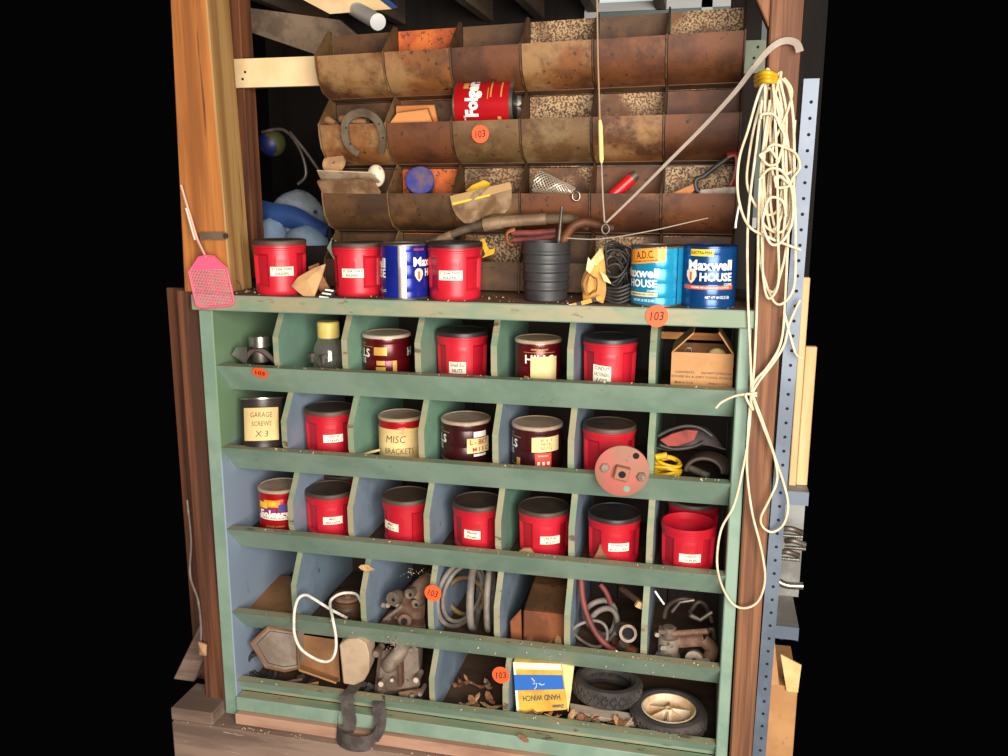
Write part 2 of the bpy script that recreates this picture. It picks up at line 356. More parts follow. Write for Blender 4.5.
FACE = Matrix(((1, 0, 0, 0), (0, 0, -1, 0), (0, 1, 0, 0), (0, 0, 0, 1)))   # print on a plane facing -Y

# ================================================================== THE SETTING
b = MB(); b.box(-.25, 1.75, -3.4, .5, -.32, -.24); struct('floor', b, FLOORM)
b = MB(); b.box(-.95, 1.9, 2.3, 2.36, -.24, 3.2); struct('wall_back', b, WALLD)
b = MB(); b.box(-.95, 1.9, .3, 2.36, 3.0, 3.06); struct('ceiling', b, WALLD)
# window far behind, top right
wz = lambda x, y: at(x, y, 2.2)
b = MB(); p0 = wz(598, 3); p1 = wz(757, 140)
win = MB().box(p0.x, p1.x + .05, 2.22, 2.23, 1.5, 2.75); win = struct('window_1', win, PANEW)
for nm, (x0, x1, z0, z1) in {'a': (p0.x - .06, p0.x, 1.45, 2.8), 'b': (1.33, 1.38, 1.5, 2.75), 'c': (p1.x + .05, p1.x + .11, 1.45, 2.8), 'd': (p0.x, p1.x + .05, 2.46, 2.50), 'e': (p0.x, p1.x + .05, 1.45, 1.5)}.items():
    MB().box(x0, x1, 2.17, 2.23, z0, z1).build('window_frame', FRAMEW, win)
MB().box(p0.x, p1.x + .05, 2.19, 2.21, 1.5, 2.46).build('window_blind', mat('grey_green_blind', (120, 136, 132), rough=.6), win)

# joists over the rack
for i, x in enumerate((-.62, -.2, .26, .52, .80, 1.12)):
    b = MB(); b.box(x, x + .05, .62, 2.28, 2.46, 2.62)
    solo('ceiling_joist', b, JOISTW, ['leftmost grey brown ceiling joist far behind the post', 'grey brown ceiling joist above the dark gap left of the rack', 'grey brown ceiling joist above the leftmost rack bin', 'grey brown ceiling joist above the orange rusted bin', 'grey brown ceiling joist above the middle rack bins', 'grey brown ceiling joist beside the far window'][i], 'joist', bevel=.003)
# stored lumber on the joists
lt = thing('stored_board', 'cream painted board with blue edge stored overhead above the rack', 'board', (.15, .9, 2.30))
a0 = at(300, 2, .75); a1 = at(392, 10, .75)
MB().hexa([at(296, -4, .8), at(330, 14, .8), at(392, 9, .8), at(372, -6, .8)], [at(296, -4, .8) + Vector((-.16, .35, .13)), at(330, 14, .8) + Vector((-.16, .35, .13)), at(392, 9, .8) + Vector((-.16, .35, .13)), at(372, -6, .8) + Vector((-.16, .35, .13))]).build('board_face', CREAMB, lt, world=True)
MB().hexa([at(372, -7, .79), at(392, 9, .79), at(398, 7, .79), at(380, -7, .79)], [p + Vector((-.16, .35, .13)) for p in (at(372, -7, .79), at(392, 9, .79), at(398, 7, .79), at(380, -7, .79))]).build('blue_edge', TARPB, lt, world=True)
pl_ = (at(250, 8, .95), at(250, 32, .95), at(420, 90, .95), at(340, 20, .95))
solo('slanted_plank', MB().hexa(pl_, [p + Vector((0, .03, 0)) for p in pl_]), JOISTW, 'grey brown slanting plank behind the rack at upper left', 'plank')
b = MB(); p = at(378, 22, .62); b.tube([p, at(340, 0, 1.0)], .027, 20)
solo('white_pipe', b, mat('white_plastic', (226, 226, 222), rough=.4), 'white plastic pipe stored overhead behind the top left bin', 'pipe', smooth=40)

# posts, studs, sill
def board(name, pts0, z0, pts1, z1, m, label, cat='post', bevel=.004):
    b = MB(); b.hexa([(x, y, z0) for x, y in pts0], [(x, y, z1) for x, y in pts1])
    return solo(name, b, m, label, cat, bevel=bevel)
q = lambda x0, x1, y0, y1: [(x0, y0), (x1, y0), (x1, y1), (x0, y1)]
o = board('timber_post', q(-.1, .055, .02, .15), 1.341, q(-.065, .03, .01, .14), 2.5, [POSTW, POSTT], 'thick orange timber post standing behind the pink fly swatter')
for f_ in o.data.polygons: f_.material_index = 1 if f_.normal.x > .7 else 0
s0 = at(265, 240, .44); s1 = at(250, 0, .44)
board('timber_stud', q(s0.x - .14, s0.x, .36, .44), 1.35, q(s1.x - .14, s1.x, .36, .44), 2.62, STUDW, 'reddish brown stud beside the orange post, crossed by the cream board')
board('timber_stud', q(-.135, -.056, .03, .14), -.1, q(-.135, -.056, .03, .14), 1.345, STUDD, 'dark brown stud running down the cabinet left side')
board('timber_stud', q(1.45, 1.535, .36, .44), 1.35, q(1.44, 1.525, .36, .44), 2.62, DARKW, 'dark plywood stud between rack and right post', bevel=.003)
board('timber_post', q(1.539, 1.598, .0, .12), -.1, q(1.53, 1.608, .0, .12), 2.5, RPOSTW, 'reddish brown right post hung with the white cord hank', bevel=.004)
solo('corner_brace', MB().prismy([(1.49, 2.10), (1.53, 2.02), (1.53, 2.4), (1.45, 2.4)], .0, .06), RPOSTW, 'reddish brown angled brace at top of the right post', 'brace', bevel=.003)
b = MB()
for i in range(2):
    solo('timber_board', MB().box(-.19 - .045 * i - .043, -.19 - .045 * i, .20, .215, -.05, 1.33), STUDD, ['right hand brown board in the gap beside the left stud', 'left hand brown board in the gap beside the left stud'][i], 'board', bevel=.002)
solo('timber_block', MB().box(-.21, -.06, -.055, .10, -.0445, .0), SILLW, 'dusty timber block at the foot of the left stud', 'block', bevel=.004)
# rail behind the rack
cz = at(270, 58, .34).z; cz2 = at(270, 87, .34).z
mb_ = thing('mounting_board', 'cream painted horizontal board carrying the rusty bin rack', 'board', (.7, .345, cz2))
PGREEN = mat('pale_green_paint', (176, 186, 160), (158, 168, 142), scale=9, rough=.6, c3=(90, 80, 64), s3=30, lo3=.7, hi3=.73)
xe = at(234.5, 70, .335).x
for x0, x1, m in ((-.10, xe, PGREEN), (xe, 1.40, CREAMB), (1.40, 1.56, PGREEN)): MB().box(x0, x1, .335, .358, cz2, cz).build('painted_board', m, mb_, world=True)
for x, y in ((245, 72), (242.5, 79), (758, 47), (754, 58), (753, 65)):
    p = at(x, y, .333); MB().cyl(p, p + Vector((0, .003, 0)), .004, 8).build('nail', INK, mb_, world=True)
solo('floor_sill', MB().box(-.21, 1.62, -.06, .40, -.24, -.045), SILLW, 'weathered dusty timber sill under the green cabinet', 'sill', bevel=.008)
solo('diagonal_brace', MB().hexa([(-.34, .16, -.04), (-.26, .16, -.04), (-.26, .22, -.04), (-.34, .22, -.04)], [(-.20, .16, .22), (-.14, .16, .22), (-.14, .22, .22), (-.20, .22, .22)]), SILLW, 'short slanting timber low beside the left stud', 'brace', bevel=.003)

# ================================================================== CABINET
W = 1.5; DP = .50
RT = [1.126, .872, .609, .331, .09]            # rail top edges
SH = [z - .050 for z in RT[:4]] + [.042]        # shelf surfaces
DX = [.195, .405, .63, .845, 1.06, 1.282]
cab = thing('pigeonhole_cabinet', 'green and blue painted wooden pigeonhole cabinet filled with coffee cans', 'cabinet', (.75, .18, 0))
MB().box(-.045, 0, 0, DP, -.03, 1.2935, front=1).build('side_panel', [SIDE, GREEN], cab, world=True, bevel=.003)
MB().box(1.5, 1.532, 0, DP, -.03, 1.2935).build('side_panel', GREEN, cab, world=True, bevel=.003)
b = MB(); b.box(-.055, 1.537, -.02, DP + .01, 1.294, 1.340, top=1, front=2); b.build('top_board', [GREEN, TOPW, GREENW], cab, world=True, bevel=.003)
for i in range(9):  # back planks
    x0 = i * W / 9; MB().box(x0 + .002, x0 + W / 9 - .002, DP - .012, DP, -.02, 1.293).build('back_plank', DARKW, cab, world=True)
for k, z in enumerate(RT):
    if k < 4:
        h = .09; poly = [(0, z), (.083, z - h), (.105, z - h), (.034, z + .001)]
    else:
        poly = [(.005, z), (.03, z - .035), (.05, z - .035), (.035, z + .002)]
    b = MB(); b.prismx(poly, .0005, 1.4995, [0, 0, 0, 1, 0, 0]); b.build('front_rail', [GREEN, GREENW], cab, world=True)
    MB().box(.001, 1.499, .09 if k < 4 else .03, DP - .013, SH[k] - .018, SH[k]).build('shelf', SHELFW, cab, world=True)
def divider(x, k, ztop, mats, t=.018):
    zr = RT[k]; zb = SH[k]; h = ztop - zr
    fr = [(.092, ztop), (.034, zr + h * .52), (.036, zr + .012), (.05, zr - .02), (.095, zb)]
    poly = fr + [(DP - .014, zb), (DP - .014, ztop)]
    b = MB(); n = len(poly); b.prismx(poly, x - t / 2, x + t / 2, [1] * 4 + [0] * (n - 4) + [0, 0])
    b.build('divider', mats, cab, world=True)
for k in range(4):
    zt = 1.2935 if k == 0 else RT[k - 1] - .092
    for i, x in enumerate(DX):
        dx = ((-.013, -.006, -.008, 0, 0, 0), (.0, .004, -.002, .004, .006, .004), (.008, -.006, .010, .012, .012, .010), (.006, .026, .018, .008, .004, .004))[k][i]
        blue = k == 3 or (k == 2) or (k == 1 and i in (0, 3, 4)) or (k == 0 and i == 4)
        if k == 2 and i == 3: blue = False
        divider(x + dx, k, zt, [BLUEP if blue else GREENP, GREENW])
divider(.648, 4, RT[3] - .092, [BLUEP, GREENW]); divider(.880, 4, RT[3] - .092, [BLUEP, GREENW])
b = MB(); b.box(.001, 1.499, -.012, .06, -.005, .042, top=1); b.build('base_board', [GREEN, GREENW], cab, world=True, bevel=.003)
MB().box(.001, 1.499, .034, .058, .0425, .06).build('kick_strip', GREENW, cab, world=True)
MB().box(.005, 1.53, -.03, .3, -.043, -.006).build('bottom_board', RAWW, cab, world=True, bevel=.003)

def sticker(parent, p, r, nrm_pitch=0, yaw=0, tilt=0, text='103'):
    """orange dot with handwritten lot number"""
    L = Vector(p) - parent.location
    M = Matrix.Translation(L) @ Euler((R(nrm_pitch), 0, R(yaw))).to_matrix().to_4x4() @ FACE @ Matrix.Rotation(R(tilt), 4, 'Z')
    b = MB(); b.T = M; b.lathe([(r, 0), (r, .0012)], 28)
    o = b.build('sticker', ORANGE, parent); tag(o, 'round orange dot sticker with a handwritten number')
    flattext(text, r * 1.25, r * .8, M @ Matrix.Translation((0, 0, .0018)), INK, o, bold=.012, shear=.2)
sticker(cab, at(657, 316, -.024), .029, tilt=4)
sticker(cab, at(260.5, 372.5, .012) + Vector((0, -.003, 0)), .025, 42.0, tilt=-10)
sticker(cab, at(433, 593, .026), .026, tilt=-10)
sticker(cab, at(501, 675, .028), .027, tilt=10)

# ================================================================== RUSTY BIN RACK
XC = [.276, .483, .681, .881, 1.082, 1.28, 1.482]
ZL = [2.018, 1.825, 1.628, 1.432]
YL, YB = .2, .332
rack = thing('metal_bin_rack', 'rusty sheet metal bin rack with four rows of open bins', 'rack', (.88, .27, 1.341))
frontmats = [[RUST, RUST, RUSTR, RUST, RUSTR, RUSTR], [RUST, RUSTR, RUSTG, RUSTG, RUST, RUSTR], [RUSTD, RUSTD, RUSTG, RUSTR, RUSTR, RUSTR], [RUSTD] * 6]
backmats = [[RUSTD, RUSTO, RUSTD, RUSTS, RUSTD, RUSTS], [RUSTD, RUSTD, RUSTD, RUSTS, RUSTS, RUSTR], [RUSTD, RUSTO, RUSTS, RUSTS, RUSTR, RUSTS], [RUSTD, RUSTD, RUSTS, RUSTD, RUSTS, RUSTD]]
TH = .0025
for r in range(4):
    z = ZL[r]; zt = z + .07
    for c in range(6):
        x0, x1 = XC[c] + .004, XC[c + 1] - .004
        mid = .004
        prof = [(YL, z), (YL + .003, z - .03), (YL + .014, z - .066), (YL + .045, z - .096), (YL + .09, z - .112)] if r < 3 else [(YL, z), (YL, z - .083)]
        back = [(y + TH, zz + (TH * .4 if i else 0)) for i, (y, zz) in enumerate(prof)][::-1]
        MB().prismx(prof + back, x0, x1).build('bin_front', frontmats[r][c], rack, world=True, smooth=35)
        MB().box(x0, x1, YB - TH, YB, z - .125 if r < 3 else 1.342, zt + (.004 + .004 * ((c * 3 + r) % 3) if r == 0 else 0)).build('bin_back', backmats[r][c], rack, world=True)
        if r < 3: MB().hexa([(x0, YL + .088, z - .114), (x1, YL + .088, z - .114), (x1, YB - TH, z - .122), (x0, YB - TH, z - .122)], [(x0, YL + .088, z - .112), (x1, YL + .088, z - .112), (x1, YB - TH, z - .120), (x0, YB - TH, z - .120)]).build('bin_floor', RUSTD, rack, world=True)
for c, x in enumerate(XC):
    poly = []
    for r in range(4):
        z = ZL[r]
        poly += [(YB - .03 if r == 0 else YL + .095, z + (.084 if r == 0 else .083)), (YL - .003, z + .002)]
        poly += [(YL, z - .03), (YL + .011, z - .066), (YL + .043, z - .099), (YL + .093, z - .114)] if r < 3 else [(YL - .003, 1.342)]
    poly += [(YB, 1.342), (YB, ZL[0] + .075)]
    # build as quads strip: front outline to back line
    b = MB(); n = len(poly) - 2; t = .0022
    fr = poly[:n]
    for s_ in (-1, 1):
        pass
    vs = []
    for (y, z) in fr: vs += [(x - t, y, z), (x + t, y, z), (x + t, YB - .0026, z), (x - t, YB - .0026, z)]
    fs = []
    for i in range(n - 1):
        k = 4 * i; fs += [(k + a, k + (a + 1) % 4, k + 4 + (a + 1) % 4, k + 4 + a) for a in range(4)]
    fs += [(0, 1, 2, 3), (4 * n - 1, 4 * n - 2, 4 * n - 3, 4 * n - 4)]
    b.add(vs, fs); b.build('bin_divider', RUSTG if c in (0, 1) else RUSTD, rack, world=True)
for o in rack.children:   # the rack is knocked a little out of square: its upper right corner sits high
    for v in o.data.vertices:
        p = v.co + rack.location; k = max(0, (p.z - 1.62) / .4)
        v.co.z += k * (.003 + .026 * (p.x - .283) / 1.2); v.co.x -= .006 * k * max(0, 1 - (p.x - .283) / .6)
sticker(rack, at(480.5, 134, YL + .0) + Vector((0, -.002, 0)), .025, 4, tilt=8)

# ================================================================== CANS AND CANISTERS
def sstep(a, b_, x):
    t = max(0, min(1, (x - a) / (b_ - a))); return t * t * (3 - 2 * t)
CH, CR = .150, .0765     # canister body
def canister_mesh(open_):
    b = MB(); nu, zs = 120, [0, .002, .006, .014, .020, .026, .032, .037, .042, .05, .06, .07, .08, .09, .10, .108, .112, .116, .120, .125, .129, .130, .1345, .1355, .1365, .141, .142, .147, .150]
    def rad(th, z):
        r = CR * (.945 + .04 * min(1, z / .05)) if z < .128 else CR * .985
        r = CR * (.93 + .05 * z / .13)
        if z < .006: r -= (.006 - z) * .6
        if .130 <= z <= .1345: r += .0012
        if z > .1355: r += .0025 if z < .1415 else .0008
        for g in (-58, 58):
            d = abs(math.degrees(th) - g)
            e = sstep(25, 21, d) * sstep(.024, .034, z) * sstep(.120, .112, z)
            r -= .011 * e * (1 - .35 * (d / 25) ** 2)
        a = math.degrees(th)
        if abs(a) < 17 and .074 < z < .112 and not (abs(a) < 14 and .079 < z < .107): r += .0007
        return r
    vs = []
    for z in zs:
        for i in range(nu):
            th = -math.pi + 2 * math.pi * i / nu; r = rad(th, z); vs.append((r * math.sin(th), -r * math.cos(th), z))
    fs = [(j * nu + i, j * nu + (i + 1) % nu, (j + 1) * nu + (i + 1) % nu, (j + 1) * nu + i) for j in range(len(zs) - 1) for i in range(nu)]
    fs.append(list(range(nu))[::-1])
    k = len(vs) - nu
    if open_:
        for (rr, z) in ((CR * .955, .150), (CR * .95, .13), (CR * .80, .12), (CR * .78, .02)):
            vs += [(rr * math.sin(-math.pi + 2 * math.pi * i / nu), -rr * math.cos(-math.pi + 2 * math.pi * i / nu), z) for i in range(nu)]
            n0 = len(vs) - 2 * nu
            fs += [(n0 + i, n0 + (i + 1) % nu, n0 + nu + (i + 1) % nu, n0 + nu + i) for i in range(nu)]
        fs.append([len(vs) - nu + i for i in range(nu)])
    else: fs.append([k + i for i in range(nu)])
    b.add(vs, fs); return b.mesh('body', REDP, smooth=32)
CAN_BODY = canister_mesh(False); CAN_OPEN = canister_mesh(True)
def lid_mesh(m):
    b = MB(); r = CR
    b.lathe([(r * .99, .143), (r * 1.015, .144), (r * 1.015, .1535), (r * 1.0, .156), (r * .97, .1575), (r * .95, .1575), (r * .93, .155), (r * .3, .1545), (r * .01, .1545)], 64)
    return b.mesh('lid', m, smooth=40)
LID_BLACK = lid_mesh(BLACKP); LID_BROWN = lid_mesh(LIDBR)
def canister(px, py, Y, z, label, phi=0, lid='black', lines=None, lab=None, group=None, labang=0, labz=.07, lw=.066, lh=.026, ink=INK, tilt=0, paper=LABEL, s=1.0):
    p = at(px, py, Y); p.z = z
    phi += math.degrees(math.atan2(CAMLOC.x - p.x, p.y - CAMLOC.y))
    t = thing('red_coffee_canister', label, 'canister', p, (0, 0, phi), group); t.scale = (s, s, s)
    inst('body', CAN_OPEN if lid is None else CAN_BODY, t)
    if lid: inst('lid', LID_BLACK if lid == 'black' else LID_BROWN, t)
    if lines:
        rr = CR * .965; da = math.degrees(lw / rr / 2)
        lb = MB().patch(rr, labang - da, labang + da, labz - lh / 2, labz + lh / 2, t=.0016, slant=tilt * lw).build('paper_label', paper, t); tag(lb, 'small handwritten paper label')
        n = len(lines)
        for i, s_ in enumerate(lines):
            hh = lh / n * .62; zz = labz + lh / 2 - (i + .5) * lh / n
            wraptext(s_, min(lw * .84, hh * .72 * len(s_)), hh, rr, labang, zz, ink, lb, bold=.012, shear=.12, lift=.0022, tilt=math.degrees(math.atan(tilt)))
    return t
G = 'red coffee canisters with snap lids'
ZT = 1.3405
canister(280.5, 268, .066, ZT, 'red canister with cream washers label beside the pink fly swatter, on top', 6, lines=['5" DIA THIN', 'WASHERS'], group=G, labang=-3, lid='brown')
canister(358.5, 270, .088, ZT, 'red canister with washers label left of the royal blue can, on top', -22, s=.965, lines=['5" DIA THIN', 'WASHERS'], group=G, labang=8, lid='brown')
canister(455, 272, .064, ZT, 'red canister with washers label right of the royal blue can, on top', -8, lines=['1" DIA THIN', 'WASHERS'], group=G, labang=-2)
canister(462.5, 350, .18, SH[0], 'red canister labelled NUTS in the top compartment row', -8, lines=['Small Etc', 'NUTS'], group=G, labang=-4, labz=.055, lw=.05, lh=.034)
canister(610, 356, .165, SH[0], 'red canister with conduit label and tall white note, left of open carton', -4, lines=['CONDUIT', 'FASTENERS', '1/2"'], group=G, labang=-13, labz=.058, lw=.052, lh=.05, tilt=-.08)
canister(330.5, 432, 0.156, SH[1], 'red canister with small label, second row, right of the dark labelled can', -2, lid='brown', lines=['CONDUIT', 'STRAPS'], group=G, labang=8, labz=0.074, lw=.06, lh=.024)
canister(609, 440, 0.156, SH[1], 'red canister standing behind the rusted round flange', 12, lid='brown', group=G)
canister(331, 514, 0.151, SH[2], 'red canister with two line label next to printed red tin, third row', -2, lid='brown', lines=['MISC', 'BRACKETS'], group=G, labang=6, labz=0.074, lw=.06, lh=.024)
canister(407, 518, 0.151, SH[2], 'red canister with label cut at its left edge, third row', -22, lines=['MISC', 'BOLTS'], lid='brown', group=G, labang=-20, labz=0.074, lw=.054, lh=.024, tilt=-.1)
canister(478, 522, 0.151, SH[2], 'red canister labelled phone plugs, third row', -10, lid='brown', lines=['Phone', 'Plugs'], group=G, labang=-4, labz=0.072, lw=.05, lh=.026, tilt=-.05)
canister(544, 527, 0.151, SH[2], 'red canister labelled unusual bolts, third row', 6, lid='brown', lines=['UNUSUAL', 'BOLTS'], group=G, labang=9, labz=0.074, lw=.06, lh=.024)
canister(614, 531, 0.146, SH[2], 'red canister labelled box covers below the round flange', 4, lines=['EXTENSION', 'BOX COVERS'], group=G, labang=8, labz=0.074, lw=.06, lh=.024)
canister(688, 540, .13, SH[2], 'open red canister without lid, labelled couplers, far right of third row', 2, lid=None, lines=['CONDUIT', 'COUPLERS'], group=G, labang=4, labz=0.068, lw=.06, lh=.024)
canister(693, 520, .315, SH[2], 'dim red canister behind the open lidless canister', 0, lid='brown', group=G)
canister(345, 490, .33, SH[2], 'red canister half hidden at the back behind the two line label canister', 0, lid='brown', group=G)

def tin(name, px, py, Y, z, r, h, m, label, phi=0, lid=None, beads=4, seam=False, rot=None, rimm=STEELD, group='coffee tins', scale=1):
    p = at(px, py, Y); p.z = z
    phi += math.degrees(math.atan2(CAMLOC.x - p.x, p.y - CAMLOC.y))
    t = thing(name, label, 'can', p, (rot[0], rot[1], phi) if rot else (0, 0, phi), group)
    prof = [(r * .985, 0.004)]
    for i in range(beads):
        zc = h * (.14 + .72 * i / max(1, beads - 1))
        prof += [(r, zc - .004), (r * .988, zc - .0015), (r * .988, zc + .0015), (r, zc + .004)]
    prof += [(r * .985, h - .004)]
    MB().lathe(prof, 56).build('body', m, t, smooth=50)
    MB().lathe([(r * .97, 0), (r * 1.012, 0), (r * 1.012, .004), (r * .97, .005)], 56).build('bottom_rim', rimm, t, smooth=40)
    MB().lathe([(r * .97, h - .005), (r * 1.012, h - .004), (r * 1.012, h), (r * .985, h + .0005), (r * .97, h - .003)], 56).build('top_rim', rimm, t, smooth=40)
    if lid: MB().lathe([(r * 1.0, h - .003), (r * 1.03, h - .002), (r * 1.03, h + .005), (r * 1.0, h + .007), (r * .95, h + .0075), (r * .92, h + .0055), (r * .02, h + .005)], 56).build('lid', lid, t, smooth=40)
    if seam: MB().patch(r, -4, 4, .004, h - .004, t=.0012).build('seam', STEEL, t)
    return t
def drop(parent, r, ang, zc, w, h, m):
    pts = [(0, -.5), (.26, -.3), (.45, 0), (.42, .28), (.2, .45), (-.2, .48), (-.44, .3), (-.46, 0), (-.26, -.3)]
    vs = [((r + .0018) * math.sin(R(ang) + x * w / r), -(r + .0018) * math.cos(R(ang) + x * w / r), zc + y * h) for x, y in pts]
    vs.append(((r + .0022) * math.sin(R(ang)), -(r + .0022) * math.cos(R(ang)), zc))
    o = link_text('cup_emblem', vs, [(i, (i + 1) % 9, 9) for i in range(9)], m, parent)
    b = MB(); b.patch(r + .0018, ang - 3, ang + 1.5, zc - h * .3, zc + h * .25, t=.0008, n=2); b.build('emblem_stroke', RORB, o)
# --- blue coffee cans on top
t = tin('coffee_can', 709, 276, .066, ZT, .0705, .157, BLUE2, 'mid blue coffee can with small yellow band, rightmost on top', rimm=BLUE2)
r = .0705
MB().patch(r, -42, 8, .133, .150).build('yellow_band', YELLOW, t); wraptext('ELECTRA-PERK', .056, .008, r, -17, .1415, INK, t, bold=.02)
wraptext('Maxwell', .118, .027, r, 2, .110, WHITE, t, bold=.035); wraptext('HOUSE', .086, .022, r, 16, .080, WHITE, t, bold=.035)
drop(t, r, -38, .082, .034, .04, mat('cream_print', (240, 214, 190), rough=.5)); wraptext('COFFEE', .026, .006, r, 42, .061, WHITE, t, bold=.02)
MB().patch(r, -58, 56, .048, .058).build('orange_band', RORB, t); wraptext('PREMIUM GROUND COFFEE', .10, .005, r, 4, .053, WHITE, t)
wraptext('NET WT 48 OZ (3 LB)', .064, .009, r, 20, .027, WHITE, t, bold=.02)
t = tin('coffee_can', 657, 278, .064, ZT, .0695, .155, CYAN, 'light blue coffee can with orange upper panel, on top', seam=False, rimm=STEELD)
r = .0695
o = MB().patch(r, -75, 18, .112, .150, slant=.012).build('orange_panel', ORB, t); wraptext('A.D.C.', .05, .02, r, -28, .134, INK, o, bold=.01, tilt=6); wraptext('FOR AUTOMATIC DRIP COFFEE MAKERS', .07, .004, r, -28, .118, INK, o, tilt=6)
wraptext('Maxwell', .112, .025, r, -42, .087, WHITE, t, bold=.035); wraptext('HOUSE', .084, .021, r, -34, .060, WHITE, t, bold=.035); wraptext('COFFEE', .026, .005, r, -10, .041, WHITE, t, bold=.02)
o = MB().patch(r, -72, 2, .026, .036).build('cream_band', mat('cream_band', (244, 216, 150), rough=.4), t); wraptext('PREMIUM GROUND COFFEE', .07, .005, r, -34, .031, INK, o)
wraptext('NET WT. 32 OZ (2 LB)', .06, .008, r, -30, .015, WHITE, t, bold=.02)
MB().patch(r, 46, 48.5, .006, .152, t=.001, n=2).build('dark_seam', BLUE2, t)
t = tin('coffee_can', 404.5, 272, .05, ZT, .067, .152, BLUE1, 'royal blue coffee can with silver seam between two red canisters, on top')
r = .067
MB().patch(r, -15, 4, .005, .149, t=.0012).build('seam', STEEL, t)
wraptext('Maxwell', .118, .026, r, 72, .104, WHITE, t, bold=.035); wraptext('HOUSE', .085, .022, r, 92, .074, WHITE, t, bold=.035); drop(t, r, 36, .068, .03, .038, mat('cream_print', (240, 214, 190)))
wraptext('REGULAR', .035, .006, r, 38, .138, RORB, t, bold=.02)
wraptext('Maxwell', .118, .028, r, -100, .100, WHITE, t, bold=.035); wraptext('HOUSE', .085, .025, r, -86, .072, WHITE, t, bold=.035); wraptext('NET WT 32 OZ', .05, .007, r, -70, .024, WHITE, t)
# --- maroon tins
NOTE_T = .0024
def hills(px, py, Y, z, r, h, m, label, phi, extra):
    t = tin('coffee_tin', px, py, Y, z, r, h, m, label, phi, lid=LIDTAN, beads=3, rimm=STEEL)
    wraptext('HILLS', .085, .026, r, 0, h * .66, WHITE, t, bold=.02); wraptext('BROS', .05, .016, r, 0, h * .48, WHITE, t, bold=.01)
    MB().patch(r, -42, 42, h * .80, h * .807, n=12).build('gold_line', GOLD, t); MB().patch(r, -42, 42, h * .2, h * .207, n=12).build('gold_line', GOLD, t)
    wraptext('AMERICAN ROAST', .05, .005, r, 0, h * .87, GOLD, t)
    extra(t, r, h); return t
def ex1(t, r, h):
    for a, z0, z1, w in ((62, .62, .80, 16), (62, .40, .50, 10), (62, .26, .36, 12), (96, .12, .5, 5)):
        MB().patch(r, a - w, a + w, h * z0, h * z1).build('gold_print', GOLD, t)
    wraptext('HILLS', .085, .026, r, 168, h * .66, WHITE, t, bold=.02)
hills(387, 352, .165, SH[0], .0715, .135, MAROON, 'maroon tin with pale rim and gold print, left in the top compartment row', -78, ex1)
def ex2(t, r, h):
    o = MB().patch(r, -22, 46, h * .02, h * .72, t=NOTE_T).build('paper_note', LABELY, t); wraptext('misc', .03, .008, r + .0015, 8, h * .55, mat('ghost_ink', (206, 178, 120)), o)
    MB().patch(r, -40, -28, h * .05, h * .3).build('gold_print', GOLD, t)
hills(538, 357, .165, SH[0], .066, .137, MAROON, 'maroon tin mostly covered by a plain cream paper note', 4, ex2)
def ex3(t, r, h):
    o = MB().patch(r, 86, 146, h * .38, h * .70, t=NOTE_T).build('paper_note', LABELY, t); tag(o, 'yellow note with red handwriting')
    ri = mat('red_marker', (150, 30, 30)); wraptext('L - BKT', .06, .015, r + .0015, 116, h * .62, ri, o, bold=.015); wraptext('M I S C', .055, .013, r + .0015, 120, h * .46, ri, o, bold=.015)
    MB().patch(r, 102, 136, h * .72, h * .84).build('print', WHITE, t); MB().patch(r, 102, 136, h * .3, h * .35).build('print', WHITE, t)
hills(466, 440, .17, SH[1], .0735, .14, MAROOND, 'dark maroon tin with red lettered yellow note', -84, ex3)
def ex4(t, r, h):
    o = MB().patch(r, 70, 138, h * .52, h * .84, slant=.002).build('paper_note', LABELY, t); tag(o, 'pale note with faint pencil writing')
    for i, s_ in enumerate(('6 x 1', 'METAL', 'NUTS')): wraptext(s_, .034, .009, r, 104, h * (.78 - .09 * i), INKF, o, bold=0, shear=.1)
    o = MB().patch(r, 78, 116, h * .18, h * .5).build('red_panel', mat('red_panel', (214, 70, 50), rough=.4), t); wraptext('ROASTED', .03, .004, r, 97, h * .44, WHITE, o)
    for a in (86, 97, 108): MB().patch(r + .0012, a - 3, a + 3, h * .24, h * .31, n=2).build('white_mark', WHITE, o)
    MB().patch(r, 30, 40, h * .2, h * .36).build('gold_print', GOLD, t)
hills(537, 448, .17, SH[1], .074, .138, MAROOND, 'dark maroon tin with pale note above a red panel', -82, ex4)
# --- cream wrapped can
t = tin('coffee_tin', 401, 436, .165, SH[1], .067, .138, REDTIN, 'red tin wrapped in tan paper reading MISC BRACKETS', -10, lid=LIDTAN, beads=2)
o = MB().patch(.067, -95, 62, .004, .113, n=26).build('paper_wrap', LABELY, t); wraptext('MISC', .062, .022, .067, -4, .082, mat('pencil', (96, 74, 52)), o, bold=0, shear=.15); wraptext('BRACKETS', .092, .018, .067, 4, .045, mat('pencil', (96, 74, 52)), o, bold=0, shear=.1)
MB().patch(.067, 20, 64, .105, .113, slant=-.006).build('tape', CREAMPL, t)
# --- dark can with big label
t = tin('dark_can', 262, 424, .085, SH[1] + .022, .066, .165, mat('dark_brown_tin', (62, 50, 46), (48, 40, 38), scale=4, rough=.4, metal=.2), 'dark can with large orange yellow label ending X 3, leftmost in second row', 6, beads=2, rimm=STEEL, rot=(-12, 3, 0))
o = MB().patch(.066, -62, 38, .035, .135, n=18).build('paper_note', LABELY, t)
for s_, zz, w, hh in (('GARAGE', .114, .066, .015), ('SCREWS', .087, .06, .014), ('X 3', .056, .038, .018)): wraptext(s_, w, hh, .066, -10, zz, mat('pencil', (96, 74, 52)), o, bold=0, shear=.1)
